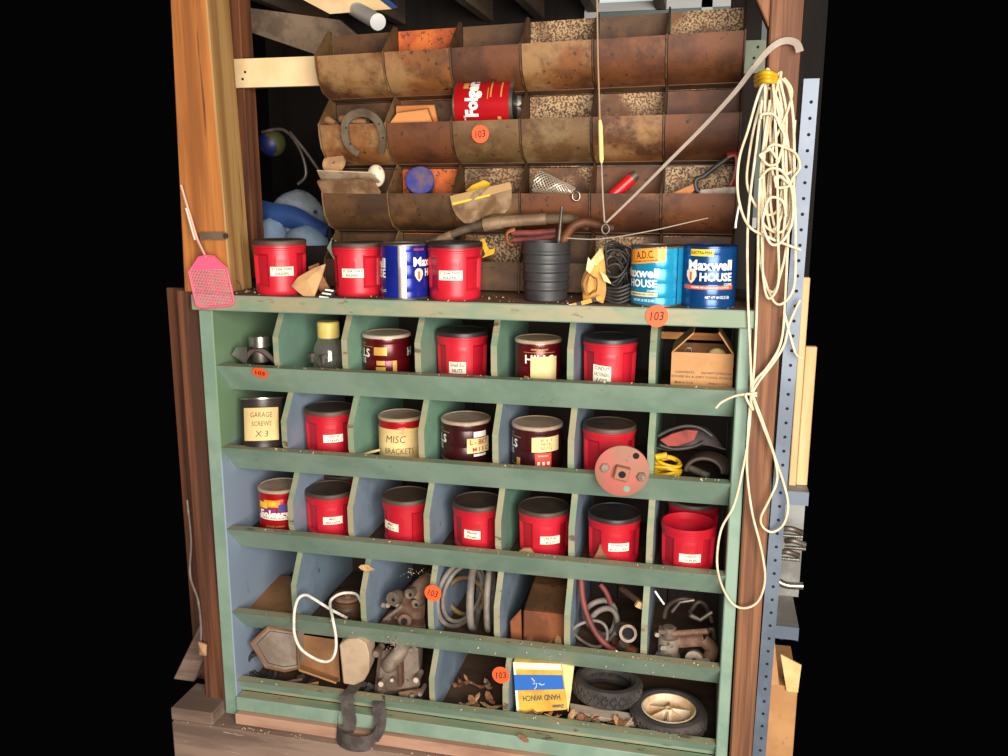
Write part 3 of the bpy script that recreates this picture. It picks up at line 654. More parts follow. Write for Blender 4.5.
# --- printed red tin
t = tin('coffee_tin', 281, 508, .145, SH[2], .068, .15, REDTIN, 'red printed tin with sunrise picture and white band, leftmost in third row', -18, lid=LIDTAN, beads=2)
r = .068
for a0, a1, z0, z1, m in ((-50, -20, .098, .118, YELLOW), (-30, 16, .103, .126, ORB), (-14, 6, .108, .120, YELLOW), (10, 40, .088, .112, mat('violet_print', (74, 56, 130))), (-40, 4, .085, .10, mat('plum_print', (130, 50, 110)))):
    MB().patch(r, a0, a1, z0, z1).build('sunrise_print', m, t)
wraptext('Folgers', .098, .036, r, -2, .076, WHITE, t, bold=.04, lift=.002)
o = MB().patch(r + .001, -48, 46, .062, .075, t=.0014, slant=-.003).build('paper_label', LABEL, t); wraptext('NAILS AND BOLTS', .085, .007, r + .001, 0, .0685, INK, o, bold=.01, tilt=-2)
wraptext('CLASSIC ROAST', .06, .006, r, 0, .04, GOLD, t)
# --- tin lying in the rack
p = at(487, 105, .265)
t = thing('coffee_tin', 'red and gold tin lying on its side in the rusty rack', 'can', p + Vector((.088, 0, 0)), (0, -90, 0), 'coffee tins')
r, h = .0655, .17
MB().lathe([(r, .01), (r, h)], 56, cap0=False).build('body', REDTIN, t, smooth=50)
MB().lathe([(r * .97, .012), (r * 1.01, .010), (r * 1.01, 0), (r * .99, 0), (r * .985, .012)], 56, cap0=False, cap1=False).build('top_rim', STEEL, t, smooth=40)
MB().lathe([(r * .985, .011), (r * .5, .0105), (.001, .0105)], 40, cap0=False).build('sunk_end', BLACKP, t)
MB().lathe([(r * .97, h), (r * 1.015, h), (r * 1.015, h + .004), (r * .97, h + .003)], 56).build('bottom_rim', STEEL, t, smooth=40)
wraptext('Folgers', .125, .05, r, 22, .112, WHITE, t, bold=.05)
for a0, a1, z0, z1 in ((14, 60, .06, .064), (14, 60, .03, .034), (40, 60, .13, .145), (10, 40, .07, .072), (10, 40, .10, .102)): MB().patch(r, a0, a1, z0, z1).build('gold_print', GOLD, t)
wraptext('REGULAR', .03, .006, r, -42, .14, WHITE, t); MB().patch(r, -44, -34, .034, .044).build('gold_print', GOLD, t)

# ================================================================== THINGS IN THE RACK
V = Vector
def px3(l, Y=None): return [at(*(p if len(p) == 3 else (p[0], p[1], Y))) for p in l]
def slab(name, l, Y, dy, m, label, cat, **k):
    """flat piece: outline at depth Y, thickness dy backwards"""
    a = px3(l, Y); b = MB(); n = len(a)
    b.add(a + [p + V((0, dy, 0)) for p in a], [list(range(n)), list(range(n, 2 * n))[::-1]] + [(i, (i + 1) % n, (i + 1) % n + n, i + n) for i in range(n)])
    return solo(name, b, m, label, cat, **k)
# row two: horseshoe, hammer handles, wood blocks
hs = px3([(348, 116), (345, 126), (345.5, 136), (350, 146), (357, 152)], .178)
pts = smoothpts(px3([(359, 154, .186), (349, 146, .184), (345, 134, .183), (346, 122, .183), (353, 115, .186), (365, 113, .190), (376, 119, .186), (382, 131, .183), (383, 144, .184), (381, 153, .186)]), 5)
hb = MB(); hv = []
for i, p_ in enumerate(pts):
    t_ = (pts[min(len(pts) - 1, i + 1)] - pts[max(0, i - 1)]).normalized(); n_ = t_.cross(V((0, -1, 0))).normalized() * (.0085 + .003 * math.sin(math.pi * i / (len(pts) - 1)))
    hv += [p_ - n_ + V((0, -.004, 0)), p_ + n_ + V((0, -.004, 0)), p_ + n_ + V((0, .004, 0)), p_ - n_ + V((0, .004, 0))]
hb.add(hv, [(4 * i + a, 4 * i + (a + 1) % 4, 4 * i + 4 + (a + 1) % 4, 4 * i + 4 + a) for i in range(len(pts) - 1) for a in range(4)] + [(0, 1, 2, 3), tuple(len(hv) - 4 + a for a in range(4))])
ho = thing('horseshoe', 'worn grey horseshoe hung over the lip of a left bin', 'horseshoe', at(365, 154, .186))
hb.build('shoe', mat('worn_iron', (112, 98, 80), (84, 68, 52), scale=16, rough=.7, metal=.3), ho, world=True, smooth=50)
for x, y in ((346, 128), (350, 144), (383, 138), (379, 124)):
    p = at(x, y, .176); MB().cyl(p, p + V((0, .003, 0)), .0022, 8).build('nail_hole', HOLE, ho, world=True)
for (a, b_, nm) in (((326, 119, .25), (335, 124, .25), 'stubby wooden handle at the far left of a bin'), ((340, 119, .235), (367, 122, .235), 'longer wooden handle lying behind the horseshoe')):
    pa, pb = at(*a), at(*b_); t = thing('tool_handle', nm, 'handle', pb)
    MB().tube([pa, pa.lerp(pb, .15), pa.lerp(pb, .5), pb], [.010, .013, .011, .009], 12).build('grip', CARDD, t, world=True, smooth=50)
    MB().tube([pb, pb + (pb - pa).normalized() * .012], .010, 12).build('ferrule', STEELD, t, world=True)
solo('wood_block', MB().hexa(px3([(389, 124), (397, 113), (427, 109), (433, 124)], .225), px3([(391, 123), (399, 112), (429, 108), (434, 123)], .255)), BLOCKW, 'pale orange wood block in front inside a rack bin', 'block', bevel=.001)
solo('wood_block', MB().hexa(px3([(396, 114), (396, 106), (434, 105), (438, 124)], .275), px3([(397, 113), (397, 105), (435, 104), (439, 123)], .30)), BLOCKW, 'pale wood block behind another block in a rack bin', 'block', bevel=.001)
# row three
pl = thing('metal_plate', 'upper pale rusty sheet of two stacked across the left bin', 'plate', at(350, 178, .2))
MB().hexa(px3([(317, 171, .17), (371, 173, .17), (380, 183, .215), (321, 180, .215)]), px3([(317, 170, .17), (371, 172, .17), (381, 182, .215), (321, 179, .215)])).build('sheet', mat('pale_rusty_plate', (190, 168, 138), (136, 100, 70), scale=14, rough=.7), pl, world=True)
pl = thing('metal_plate', 'lower brown sheet of two stacked across the left bin', 'plate', at(350, 190, .2))
MB().hexa(px3([(317, 182, .172), (372, 181, .172), (380, 194, .20), (322, 193, .20)]), px3([(318, 180, .180), (373, 179, .180), (381, 192, .206), (323, 191, .206)])).build('sheet', mat('brown_plate', (150, 118, 84), (110, 78, 52), scale=14, rough=.7), pl, world=True)
wd = thing('wooden_disc', 'round plywood disc with a centre hole above stacked sheets', 'disc', at(334, 170, .235))
c = at(334, 163, .235); M = Matrix.Translation(c) @ Euler((R(62), 0, R(-8))).to_matrix().to_4x4()
b = MB(); b.T = M; b.lathe([(.006, .006), (.036, .006), (.036, -.006), (.006, -.006), (.006, .006)], 32, False, False); b.build('disc', CHIP, wd, world=True, smooth=40)
b = MB(); b.T = M; b.lathe([(.006, -.004), (.006, -.003)], 16); b.build('hole', HOLE, wd, world=True)
c = at(376, 176, .25); b = MB(); b.grid(lambda u, v: c + V((.028 * math.sin(math.pi * v) * math.cos(2 * math.pi * u), .02 * math.sin(math.pi * v) * math.sin(2 * math.pi * u), .034 * math.cos(math.pi * v))), 24, 14, True)
solo('porcelain_knob', b, mat('spotted_white', (226, 212, 186), (160, 120, 80), scale=40, lo=.55, hi=.66, rough=.5), 'round off white knob with rust spots beside stacked sheets', 'knob', smooth=60)
j = thing('glass_jar', 'small jar with blue screw lid tipped forward in a bin', 'jar', at(421, 196, .26))
c = at(420, 181, .232); M = Matrix.Translation(c) @ Euler((R(68), 0, R(14))).to_matrix().to_4x4()
b = MB(); b.T = M; b.lathe([(.042, -.012), (.043, -.010), (.043, .008), (.040, .011), (.001, .011)], 40); b.build('lid', mat('blue_lid', (52, 58, 132), (108, 86, 88), scale=14, lo=.46, hi=.66, rough=.5), j, world=True, smooth=40)
b = MB(); b.T = M; b.lathe([(.036, -.075), (.039, -.07), (.039, -.02), (.036, -.012)], 32); b.build('glass', GLASS, j, world=True, smooth=40)
bag = thing('plastic_bag', 'crumpled brown zip bag draped over the front of a rack bin', 'bag', at(482, 222, .19))
L = [(450, 197), (452, 206), (456, 215), (464, 223)]; Rr = [(511, 183), (512, 192), (511, 204), (505, 212)]
def bagf(u, v):
    k = v * 3; i = min(2, int(k)); f = k - i
    a = V(L[i]).lerp(V(L[i + 1]), f); c = V(Rr[i]).lerp(V(Rr[i + 1]), f); q_ = a.lerp(c, u)
    return at(q_.x, q_.y + 2 * math.sin(u * 7), .178 + .008 * math.sin(u * 9 + v * 6) + .012 * v)
b = MB(); b.grid(bagf, 20, 12); b.build('film', mat('dirty_film', (156, 128, 98), (120, 92, 66), scale=18, rough=.35), bag, world=True, smooth=60, solid=.002)
MB().hexa(px3([(450, 196), (452, 206), (512, 189), (510, 182)], .174), px3([(450, 196), (452, 206), (512, 189), (510, 182)], .177)).build('zip_strip', mat('tan_strip', (172, 134, 84), rough=.5), bag, world=True)
MB().hexa(px3([(452, 203), (453, 205), (490, 196), (490, 194)], .172), px3([(452, 203), (453, 205), (490, 196), (490, 194)], .1739)).build('zip_line', YELLOW, bag, world=True)
slab('yellow_tag', [(465, 191), (472, 185), (484, 180), (490, 183), (489, 187), (470, 192)], .225, .012, YPL, 'bright yellow plastic piece poking out above the draped bag', 'tag', bevel=.001)
mr = thing('wire_mesh_roll', 'roll of grey expanded wire mesh lying in a bin', 'wire mesh', at(552, 192, .25))
pa, pb = at(536, 181, .25), at(574, 192, .25); ax = (pb - pa); up = V((0, 0, 1)); sd = ax.normalized().cross(up).normalized(); up = sd.cross(ax.normalized())
for k in range(14):
    for d in (-1, 1):
        b = MB(); P = []
        for i in range(15):
            u = i / 14; th = d * u * 5.5 + k * 2 * math.pi / 14; rr = .033 * (1 - .62 * u)
            P.append(pa + ax * u + (sd * math.cos(th) + up * math.sin(th)) * rr)
        b.tube(P, .0014, 4); o = b.build('mesh_wire', mat('pale_wire', (196, 180, 160), rough=.4, metal=.5), mr, world=True)
c = at(576, 196, .185); b = MB(); b.tube([c + V((.011 * math.cos(a * .45), .002, .013 * math.sin(a * .45))) for a in range(14)], .003, 8, True)
solo('chrome_ring', b, STEEL, 'small chrome ring on the lip right of the wire mesh roll', 'ring', smooth=50)
pa, pb = at(612, 196, .24), at(632, 178, .25); t = thing('red_marker', 'short red cylinder with grey end lying in a right bin', 'tube', pa)
MB().tube([pa, pb], .016, 16).build('barrel', mat('bright_red', (210, 24, 30), rough=.35), t, world=True, smooth=40); MB().tube([pb, pb.lerp(pa, -.22)], [.0165, .013], 16).build('end_cap', STEELD, t, world=True, smooth=40)
sw = thing('hand_saw', 'hand tool with red handle and dark frame in the rightmost bin', 'saw', at(700, 190, .24))
MB().tube(smoothpts(px3([(727, 156), (735, 154), (738, 161), (735, 178), (731, 186)], .235), 5), .011, 10, flat=.6).build('handle', mat('red_handle', (150, 44, 34), (120, 34, 28), scale=20, rough=.5), sw, world=True, smooth=50)
MB().tube(smoothpts(px3([(728, 158), (714, 168), (704, 176), (696, 180), (696, 188), (699, 192)], .232), 5), .007, 8).build('frame', BLACKW, sw, world=True, smooth=50)
MB().hexa(px3([(673, 193), (693, 184), (696, 188), (690, 195)], .228), px3([(673, 193), (693, 184), (696, 188), (690, 195)], .233)).build('wooden_part', BLOCKW, sw, world=True)
MB().hexa(px3([(700, 190), (738, 186), (738, 194), (700, 195)], .238), px3([(700, 190), (738, 186), (738, 194), (700, 195)], .241)).build('blade', STEELD, sw, world=True)

# ================================================================== ON TOP OF THE CABINET
# ribbed black pot with tools
p = at(546, 276, .075); p.z = ZT; pot = thing('black_pot', 'ribbed black plastic pot holding a rod and bent pipe', 'pot', p)
prof = [(.055, 0), (.0585, .004)]
for i in range(5): z = .03 + i * .024; prof += [(.060 + i * .001, z), (.0635 + i * .001, z + .004), (.0635 + i * .001, z + .008), (.0612 + i * .001, z + .012)]
prof += [(.067, .156), (.067, .160), (.063, .160), (.058, .02)]
MB().lathe(prof, 48).build('body', mat('black_pot_plastic', (44, 44, 46), (58, 56, 54), scale=8, rough=.5), pot, smooth=35)
P = at(557, 243, .08); Q = at(562, 206, .06)
solo('steel_rod', MB().tube([P + V((0, 0, -.06)), Q], [.006, .004], 10), STEELD, 'grey steel rod standing up out of the black pot', 'rod', smooth=50)
solo('bent_pipe', MB().tube(smoothpts(px3([(562, 246, .10), (566, 236, .1), (574, 226, .1), (585, 222, .11), (598, 225, .13), (612, 228, .15)]), 5), .013, 12), RUSTR, 'rusty bent pipe arching out of the black pot', 'pipe', smooth=50)
hz = thing('radiator_hose', 'brown cracked hose with metal coupling lying above the red canister', 'hose', at(490, 236, .16))
MB().tube(smoothpts(px3([(430, 242, .15), (448, 236, .15), (466, 229, .155), (486, 224, .155)]), 5), [.010 + .00022 * i for i in range(16)], 12).build('hose', mat('brown_hose', (96, 76, 54), (64, 50, 38), scale=14, rough=.7), hz, world=True, smooth=50)
MB().tube(px3([(484, 225, .155), (502, 222, .155)]), .019, 16).build('coupling', mat('tan_metal', (158, 130, 100), (120, 94, 70), scale=14, rough=.6, metal=.3), hz, world=True, smooth=40)
MB().tube(px3([(502, 222, .155), (524, 220, .155), (546, 219, .16)]), .0165, 16).build('sleeve', mat('tan_metal', (158, 130, 100)), hz, world=True, smooth=40)
MB().tube(smoothpts(px3([(546, 219, .16), (568, 219, .165), (590, 226, .17)]), 5), .015, 12).build('hose_end', mat('brown_hose', (96, 76, 54)), hz, world=True, smooth=50)
MB().tube(px3([(428, 243, .15), (452, 235, .15)]), [.009, .014], 12).build('nozzle', mat('tan_metal', (158, 130, 100)), hz, world=True, smooth=40)
for k, (a, b_) in enumerate((((512, 233), (556, 231)), ((514, 240), (556, 236)))):
    solo('plier_handle', MB().tube(px3([a, ((a[0] + b_[0]) / 2, (a[1] + b_[1]) / 2 + 1), b_], .15), .009, 10), REDH, ['upper dull red tool grip lying behind the black pot', 'lower dull red tool grip lying behind the black pot'][k], 'tool', smooth=50)
solo('copper_clamp', MB().tube(smoothpts(px3([(515, 229), (507, 233), (508, 243), (514, 246)], .14), 5), .007, 8, flat=.5), mat('copper', (176, 104, 66), rough=.5, metal=.4), 'small copper coloured clamp left of the red tool grips', 'clamp', smooth=50)
yb = thing('yellow_bracket', 'bent yellow plastic bracket beside the red canister lid', 'bracket', at(488, 258, .13))
MB().hexa(px3([(480, 240), (484, 238), (490, 252), (486, 256)], .12), px3([(480, 240), (484, 238), (490, 252), (486, 256)], .135)).build('arm', YPL, yb, world=True)
MB().hexa(px3([(482, 258), (489, 250), (495, 248), (494, 254)], .115), px3([(482, 258), (489, 250), (495, 248), (494, 254)], .125)).build('foot', YPL, yb, world=True)
# black cable coil
cb = thing('black_cable_coil', 'loose coil of black cable behind the torn yellow paper', 'cable', at(618, 304, .09))
for k in range(9):
    c = at(614 + random.uniform(-2, 4), 268 + random.uniform(-8, 14), .10 + .006 * k); rx = random.uniform(.026, .045); rz = random.uniform(.035, .06)
    pts = [c + V((rx * math.cos(a) + .004 * math.sin(3 * a + k), .012 * math.sin(a + k), rz * math.sin(a))) for a in [2 * math.pi * i / 28 for i in range(28)]]
    lo = min(p.z for p in pts)
    if lo < ZT + .006: pts = [p + V((0, 0, ZT + .006 - lo)) for p in pts]
    MB().tube(pts, .0042, 7, True).build('cable_loop', BLACKW, cb, world=True, smooth=60)
for k in range(5):
    c = at(618, 304, .06); b = MB(); b.tube(smoothpts([c + V((-.035, .0, .012 + .008 * k)), c + V((0, -.015, .004 + .010 * k)), c + V((.032, -.005, .016 + .010 * k)), c + V((.045, .03, .022 + .01 * k))], 5), .0045, 7); b.build('cable_loop', BLACKW, cb, world=True, smooth=60)
# torn yellow paper bundle
yp = thing('torn_paper_bundle', 'torn yellow paper bundle shaped like a husk hanging by the coil', 'paper', at(594, 307, .02))
def husk(u, v):
    th = u * 2 * math.pi; y = 249 + v * 52; prof = [.002, .010, .018, .024, .029, .032, .031, .027]
    k = v * 7; i = min(6, int(k)); rr = prof[i] + (prof[i + 1] - prof[i]) * (k - i)
    cxx = 601.5 - 7 * v - 3 * math.sin(v * 3)
    rr *= 1 + .14 * math.sin(4 * th + v * 5) + .07 * math.sin(9 * th)
    return at(cxx, y, .03) + V((rr * math.cos(th), .6 * rr * math.sin(th), .004 * math.sin(3 * th)))
MB().grid(husk, 26, 16, True).build('husk', PAPERY, yp, world=True, smooth=30)
for l in ([(600, 272), (606, 276), (611, 284), (604, 281)], [(590, 262), (600, 249), (604, 258), (596, 266)], [(594, 266), (588, 258), (586, 270), (590, 274)]):
    a = px3(l, .004); MB().add(a + [p + V((0, .003, .002)) for p in a], [list(range(len(a))), list(range(len(a), 2 * len(a)))[::-1]]).build('torn_flap', mat('cream_flap', (236, 214, 160), (206, 176, 116), scale=20, rough=.8), yp, world=True)
MB().grid(lambda u, v: at(590, 285, -.012) + V((.019 * math.cos(2 * math.pi * u) * (1 - .25 * v), .006 + .016 * v, .028 * math.sin(2 * math.pi * u) * (1 - .25 * v) + .004 * math.sin(8 * math.pi * u))), 22, 5, True).build('hollow_end', mat('brown_inner', (186, 138, 82), (150, 104, 58), scale=24, rough=.8), yp, world=True, smooth=40)
tp = thing('striped_tape_scrap', 'orange and black striped scrap at foot of the yellow paper', 'scrap', at(582, 306, .0))
for i in range(7):
    a = V((566 + 5 * i, 305.5 - 1.4 * i)); MB().hexa(px3([(a.x, a.y), (a.x + 5, a.y - 1.4), (a.x + 6, a.y + 2.5), (a.x + 1, a.y + 4)], -.012), px3([(a.x, a.y), (a.x + 5, a.y - 1.4), (a.x + 6, a.y + 2.5), (a.x + 1, a.y + 4)], .004)).build('stripe', (ORB, mat('stripe_black', (50, 40, 34)))[i % 3 == 2] if i else WHITE, tp, world=True)
# bark chip and printed packet between the first cans
def chip(l, Y, h): 
    a = px3(l, Y); n = len(a); c = sum(a, V()) / n + V((0, -h, h * .3)); b = MB()
    b.add(a + [c] + [p + V((0, .006, 0)) for p in a], [(i, (i + 1) % n, n) for i in range(n)] + [(n + 1 + i, i, (i + 1) % n, n + 1 + (i + 1) % n) for i in range(n)] + [list(range(n + 1, 2 * n + 1))[::-1]]); return b
solo('bark_chip', chip([(291, 286), (298, 277), (314, 268), (325, 264), (322, 276), (314, 297), (303, 296)], .01, .012), CHIP, 'large pale curled bark chip between two red canisters', 'bark')
solo('bark_chip', chip([(308, 267), (318, 263), (322, 275), (330, 290), (322, 294), (312, 280)], .03, .01), LEAF, 'small brown bark chip behind the large pale one', 'bark')
pk = thing('black_packet', 'small black packet with pale stripes leaning at the bark chip', 'packet', at(326, 302, -.005))
MB().hexa(px3([(313, 302), (325, 288), (337, 290), (328, 304)], -.008), px3([(313, 302), (325, 288), (337, 290), (328, 304)], -.003)).build('packet', INK, pk, world=True)
for i in range(4):
    f = i / 4 + .1; a = V((313, 302)).lerp(V((325, 288)), f); c = V((328, 304)).lerp(V((337, 290)), f); c = a.lerp(c, .8); a = a.lerp(c, .15)
    MB().hexa(px3([(a.x, a.y), (c.x, c.y), (c.x + .6, c.y - 1.5), (a.x + .6, a.y - 1.5)], -.0095), px3([(a.x, a.y), (c.x, c.y), (c.x + .6, c.y - 1.5), (a.x + .6, a.y - 1.5)], -.0082)).build('stripe', LABEL, pk, world=True)
gt = thing('green_tag', 'small pale green tag with a hole beside a red canister', 'tag', at(333, 260, .14))
MB().hexa(px3([(327, 248), (332, 238), (338, 242), (334, 260)], .16), px3([(327, 248), (332, 238), (338, 242), (334, 260)], .163)).build('card', mat('sage_card', (150, 156, 128), rough=.7), gt, world=True); c = at(333, 240.5, .158); MB().cyl(c, c + V((0, .001, 0)), .005, 12).build('hole', HOLE, gt, world=True)

# ================================================================== HANGING THINGS
pc = thing('pull_cord', 'thin pull cord with cream handle hanging in front of the rack', 'cord', at(605, 250, .1))
MB().tube(px3([(597, -6, .17), (598, 60, .16), (600, 122, .15)]), .0022, 6).build('cord', mat('old_string', (170, 140, 106), rough=.8), pc, world=True)
MB().tube(px3([(600, 120, .15), (600.5, 126, .15), (601.5, 160, .145), (601.5, 163, .145)]), [.004, .0065, .0065, .003], 12).build('handle', mat('cream_handle', (236, 206, 130), rough=.5), pc, world=True, smooth=50)
MB().tube(px3([(601.5, 163, .145), (603, 200, .12), (604.5, 222, .1)]), .0022, 6).build('lower_cord', mat('grey_string', (170, 156, 140), rough=.7), pc, world=True)
c = at(605.5, 229, .095); MB().tube([c + V((.010 * math.cos(a), 0, .013 * math.sin(a))) for a in [2 * math.pi * i / 18 for i in range(18)]], .003, 8, True).build('ring', STEELD, pc, world=True, smooth=60)
MB().tube(px3([(605.5, 234, .095), (606, 252, .09), (607, 266, .085)]), .0024, 6).build('hook_wire', STEEL, pc, world=True)
st = thing('plastic_strap', 'pale plastic strap stretched from the right post across the rack', 'strap', at(605, 224, .08))
sp = smoothpts(px3([(800, 52, -.03), (796, 43, -.025), (784, 41, -.02), (770, 49, -.015), (752, 70, .0), (735, 92, .02), (705, 125, .05), (670, 160, .07), (635, 195, .09), (605, 224, .1)]), 5)
b = MB(); n = len(sp)
wv = [(.009 - .0065 * i / n) for i in range(n)]; vs = []
for i, p_ in enumerate(sp):
    t_ = (sp[min(n - 1, i + 1)] - sp[max(0, i - 1)]).normalized(); nn = t_.cross(V((0, -1, 0))).normalized()
    vs += [p_ + nn * wv[i], p_ - nn * wv[i]]
b.add(vs, [(2 * i, 2 * i + 1, 2 * i + 3, 2 * i + 2) for i in range(n - 1)]); b.build('band', STRAPW, st, world=True, solid=.0012, smooth=50)
solo('grey_twine', MB().tube(smoothpts(px3([(566, 238, .09), (600, 239, .09), (650, 231, .08), (690, 222, .12), (708, 218, .15)]), 4), .0014, 5), mat('grey_string', (170, 156, 140)), 'thin twine running across behind the cans to the rack', 'twine')
# fly swatter
fs = thing('fly_swatter', 'pink plastic fly swatter hanging left of the first canister', 'fly swatter', at(212, 307, -.03))
out = [(189, 272), (199, 257), (206, 255.5), (214, 256.5), (227, 269), (234, 301), (231, 305), (200, 308), (196, 305)]
P = px3(out, -.03); MB().tube(P, .0032, 8, True).build('rim', PINK, fs, world=True, smooth=60)
a = px3([(191, 270), (199, 257), (214, 257), (226, 269)], -.031); MB().hexa(a, [p + V((0, .002, 0)) for p in a]).build('shoulder', PINK, fs, world=True)
def inside(x, y):
    c = False; n = len(out)
    for i in range(n):
        x1, y1 = out[i]; x2, y2 = out[(i + 1) % n]
        if (y1 > y) != (y2 > y) and x < (x2 - x1) * (y - y1) / (y2 - y1) + x1: c = not c
    return c
def clipline(x0, y0, dx, dy, r, b):
    on = None
    for k in range(0, 161):
        x = x0 + dx * k; y = y0 + dy * k; i_ = inside(x, y)
        if i_ and on is None: on = (x, y)
        if on is not None and not i_:
            b.tube(px3([on, (x, y)], -.029), r, 4); on = None
g = MB()
for i in range(40): clipline(180 + i * 1.5 + 3.0, 252, .09, .4, .0008, g); clipline(180, 255 + i * 1.5, .4, -.02, .0008, g)
tag(g.build('netting', mat('pale_pink_net', (238, 150, 160), rough=.5), fs, world=True), 'fine pale pink netting', kind='stuff')
d = MB()
for x in (150, 166, 182, 198, 214): clipline(x, 256, .35, .35, .001, d)
for x in (205, 221, 237, 253): clipline(x, 256, -.22, .4, .001, d)
d.build('cross_ribs', PINK, fs, world=True)
MB().tube(smoothpts(px3([(206, 257, -.03), (201, 247, -.02), (197, 238, -.015), (191, 218, -.01), (186, 202, -.008), (181, 185, -.006)]), 5), .0036, 6).build('wire_handle', mat('pale_pink_wire', (214, 170, 150), rough=.5), fs, world=True)
MB().tube(px3([(195, 240, -.02), (192, 230, -.018), (186, 208, -.014)]), .003, 6).build('grip_end', mat('white_wire', (226, 210, 194)), fs, world=True)
bk = thing('steel_bracket', 'short dark steel bar nailed on the orange post', 'bracket', at(213, 240, .005))
MB().hexa(px3([(200, 232.5), (226, 232.5), (226, 239.5), (200, 239.5)], -.004), px3([(200, 232.5), (226, 232.5), (226, 239.5), (200, 239.5)], .03)).build('bar', mat('grey_bar', (104, 90, 72), (84, 72, 58), scale=10, rough=.6), bk, world=True); c = at(225.5, 236, -.006); MB().cyl(c, c + V((0, .003, 0)), .008, 12).build('bar_end', STEEL, bk, world=True)
solo('bent_wire_hook', MB().tube(smoothpts(px3([(236, 280), (240, 284), (241, 290), (238, 294)], -.005), 5), .002, 6), RUSTR, 'small rusty wire hook beside the fly swatter', 'hook')
solo('frayed_cord', MB().tube(smoothpts(px3([(187, 500, .0), (191, 540, .0), (190, 575, .0), (198, 600, .0), (201, 625, .0), (201, 640, .0)]), 5), .0035, 6), HOSEG, 'frayed grey cord hanging left of the cabinet', 'cord', smooth=60)
solo('cord_knot', chip([(198, 642), (206, 645), (206, 656), (199, 655)], -.005, .008), CHIP, 'brown frayed knot under the hanging grey cord', 'knot')

# ---- cord hank on the right post
hk = thing('cord_hank', 'hank of white cord hung on the right post with loops trailing down', 'cord', at(770, 300, -.03))
random.seed(11)
def strand(l, r=.0034, Y=-.02, closed=False, m=ROPE):
    MB().tube(smoothpts(px3(l, Y), 6, closed), r, 7, closed).build('strand', m, hk, world=True, smooth=60)
for k in range(8):
    cx = 775 + random.uniform(-8, 8); top = 68 + random.uniform(0, 22); bot = 175 + random.uniform(-40, 130); w_ = random.uniform(8, 27); sh = random.uniform(-10, 8)
    n = 12; l = []
    for i in range(n):
        a = 2 * math.pi * i / n; y = (top + bot) / 2 - math.cos(a) * (bot - top) / 2
        ww = w_ * (.35 + .65 * (y - top) / (bot - top)); l.append((min(803, cx + sh * (y - top) / (bot - top) + ww * math.sin(a) + random.uniform(-2.5, 2.5)), y, -.022 - .004 * k - .012 * math.sin(a)))
    strand(l, closed=True)
for cx, cy, a_, b_ in ((772, 140, 12, 16), (784, 165, 14, 12), (778, 205, 18, 30)):
    strand([(cx + a_ * math.cos(.7 * i) * (1 - .05 * i) + random.uniform(-3, 3), cy + b_ * math.sin(.7 * i) + 3.5 * i + random.uniform(-3, 3), -.066) for i in range(-4, 9)])
strand([(772, 74, -.05), (760, 90, -.05), (748, 130, -.04), (739, 160, -.04), (738, 195, -.04), (748, 225, -.04), (770, 238, -.05), (801, 250, -.05)])
strand([(784, 78, -.05), (792, 92, -.05), (785, 118, -.055), (775, 140, -.055), (772, 160, -.05), (776, 178, -.05), (798, 168, -.05)])
strand([(762, 100, -.05), (756, 150, -.045), (748, 220, -.03), (748, 300, -.03), (751, 380, -.03), (749, 430, -.03), (743, 468, -.03), (734, 505, -.03), (721, 530, -.03), (717, 562, -.03), (722, 586, -.03), (733, 604, -.03), (746, 608, -.03), (759, 600, -.03), (765, 578, -.03), (761, 548, -.03), (752, 512, -.03), (747, 470, -.03), (748, 430, -.032), (751, 394, -.034)])
strand([(770, 100, -.05), (760, 180, -.045), (757, 300, -.03), (754, 370, -.03), (750, 396, -.03)])
strand([(795, 120, -.05), (789, 220, -.04), (785, 300, -.03), (781, 342, -.03), (768, 366, -.03), (756, 380, -.03), (752, 393, -.034), (760, 418, -.03), (774, 455, -.03), (785, 488, -.03), (788, 508, -.03), (783, 525, -.03), (772, 532, -.03), (763, 527, -.03), (761, 517, -.03), (769, 500, -.03), (777, 480, -.03), (774, 455, -.03), (764, 425, -.03), (753, 396, -.036)])
strand([(800, 300, -.03), (790, 322, -.03), (784, 345, -.03), (774, 362, -.03), (758, 383, -.033), (751, 398, -.036), (753, 410, -.036)])
strand([(784, 312, -.03), (790, 335, -.03), (796, 354, -.03), (803, 358, -.03)])
strand([(757, 393, -.037), (748, 394, -.04), (735, 396, -.035), (722, 402, -.035), (716, 408, -.035)])
strand([(757, 396, -.04), (746, 394, -.042), (748, 402, -.04), (753, 410, -.038)])
strand([(739, 205, .0), (736, 222, .0), (735.5, 228, .0)], r=.003, m=WHITE)
for k in range(3):
    MB().tube(smoothpts(px3([(756, 77 + 4 * k, -.02), (762, 73 + 4 * k, -.06), (770, 73 + 4 * k, -.07), (777, 76 + 3 * k, -.03)]), 5), .006, 8).build('yellow_tie', YPL, hk, world=True, smooth=60)

# ================================================================== COMPARTMENTS, TOP ROW
fl = thing('chrome_fitting', 'chrome pipe fitting with dark hose in the upper left compartment', 'fitting', at(255, 364, .12))
MB().hexa(px3([(231, 355, .07), (236, 347, .07), (247, 347, .07), (247, 366, .07)]), px3([(231, 355, .11), (236, 347, .11), (247, 347, .11), (247, 366, .11)])).build('flange', STEEL, fl, world=True, bevel=.002)
c = at(260, 342, .13); MB().tube([c + V((0, 0, .02)), c + V((0, 0, -.012))], .034, 28).build('collar', STEEL, fl, world=True, smooth=40); MB().tube([c + V((0, 0, -.012)), c + V((0, 0, -.06))], .026, 20).build('neck', STEELD, fl, world=True, smooth=40)
for k in range(4): MB().tube(smoothpts(px3([(243, 366 - k, .09), (250, 354 - k, .1), (262, 349 + k, .11), (275, 360 + k, .12)]), 5), .006, 8).build('hose', mat('dark_hose', (62, 48, 40), rough=.5), fl, world=True, smooth=60)
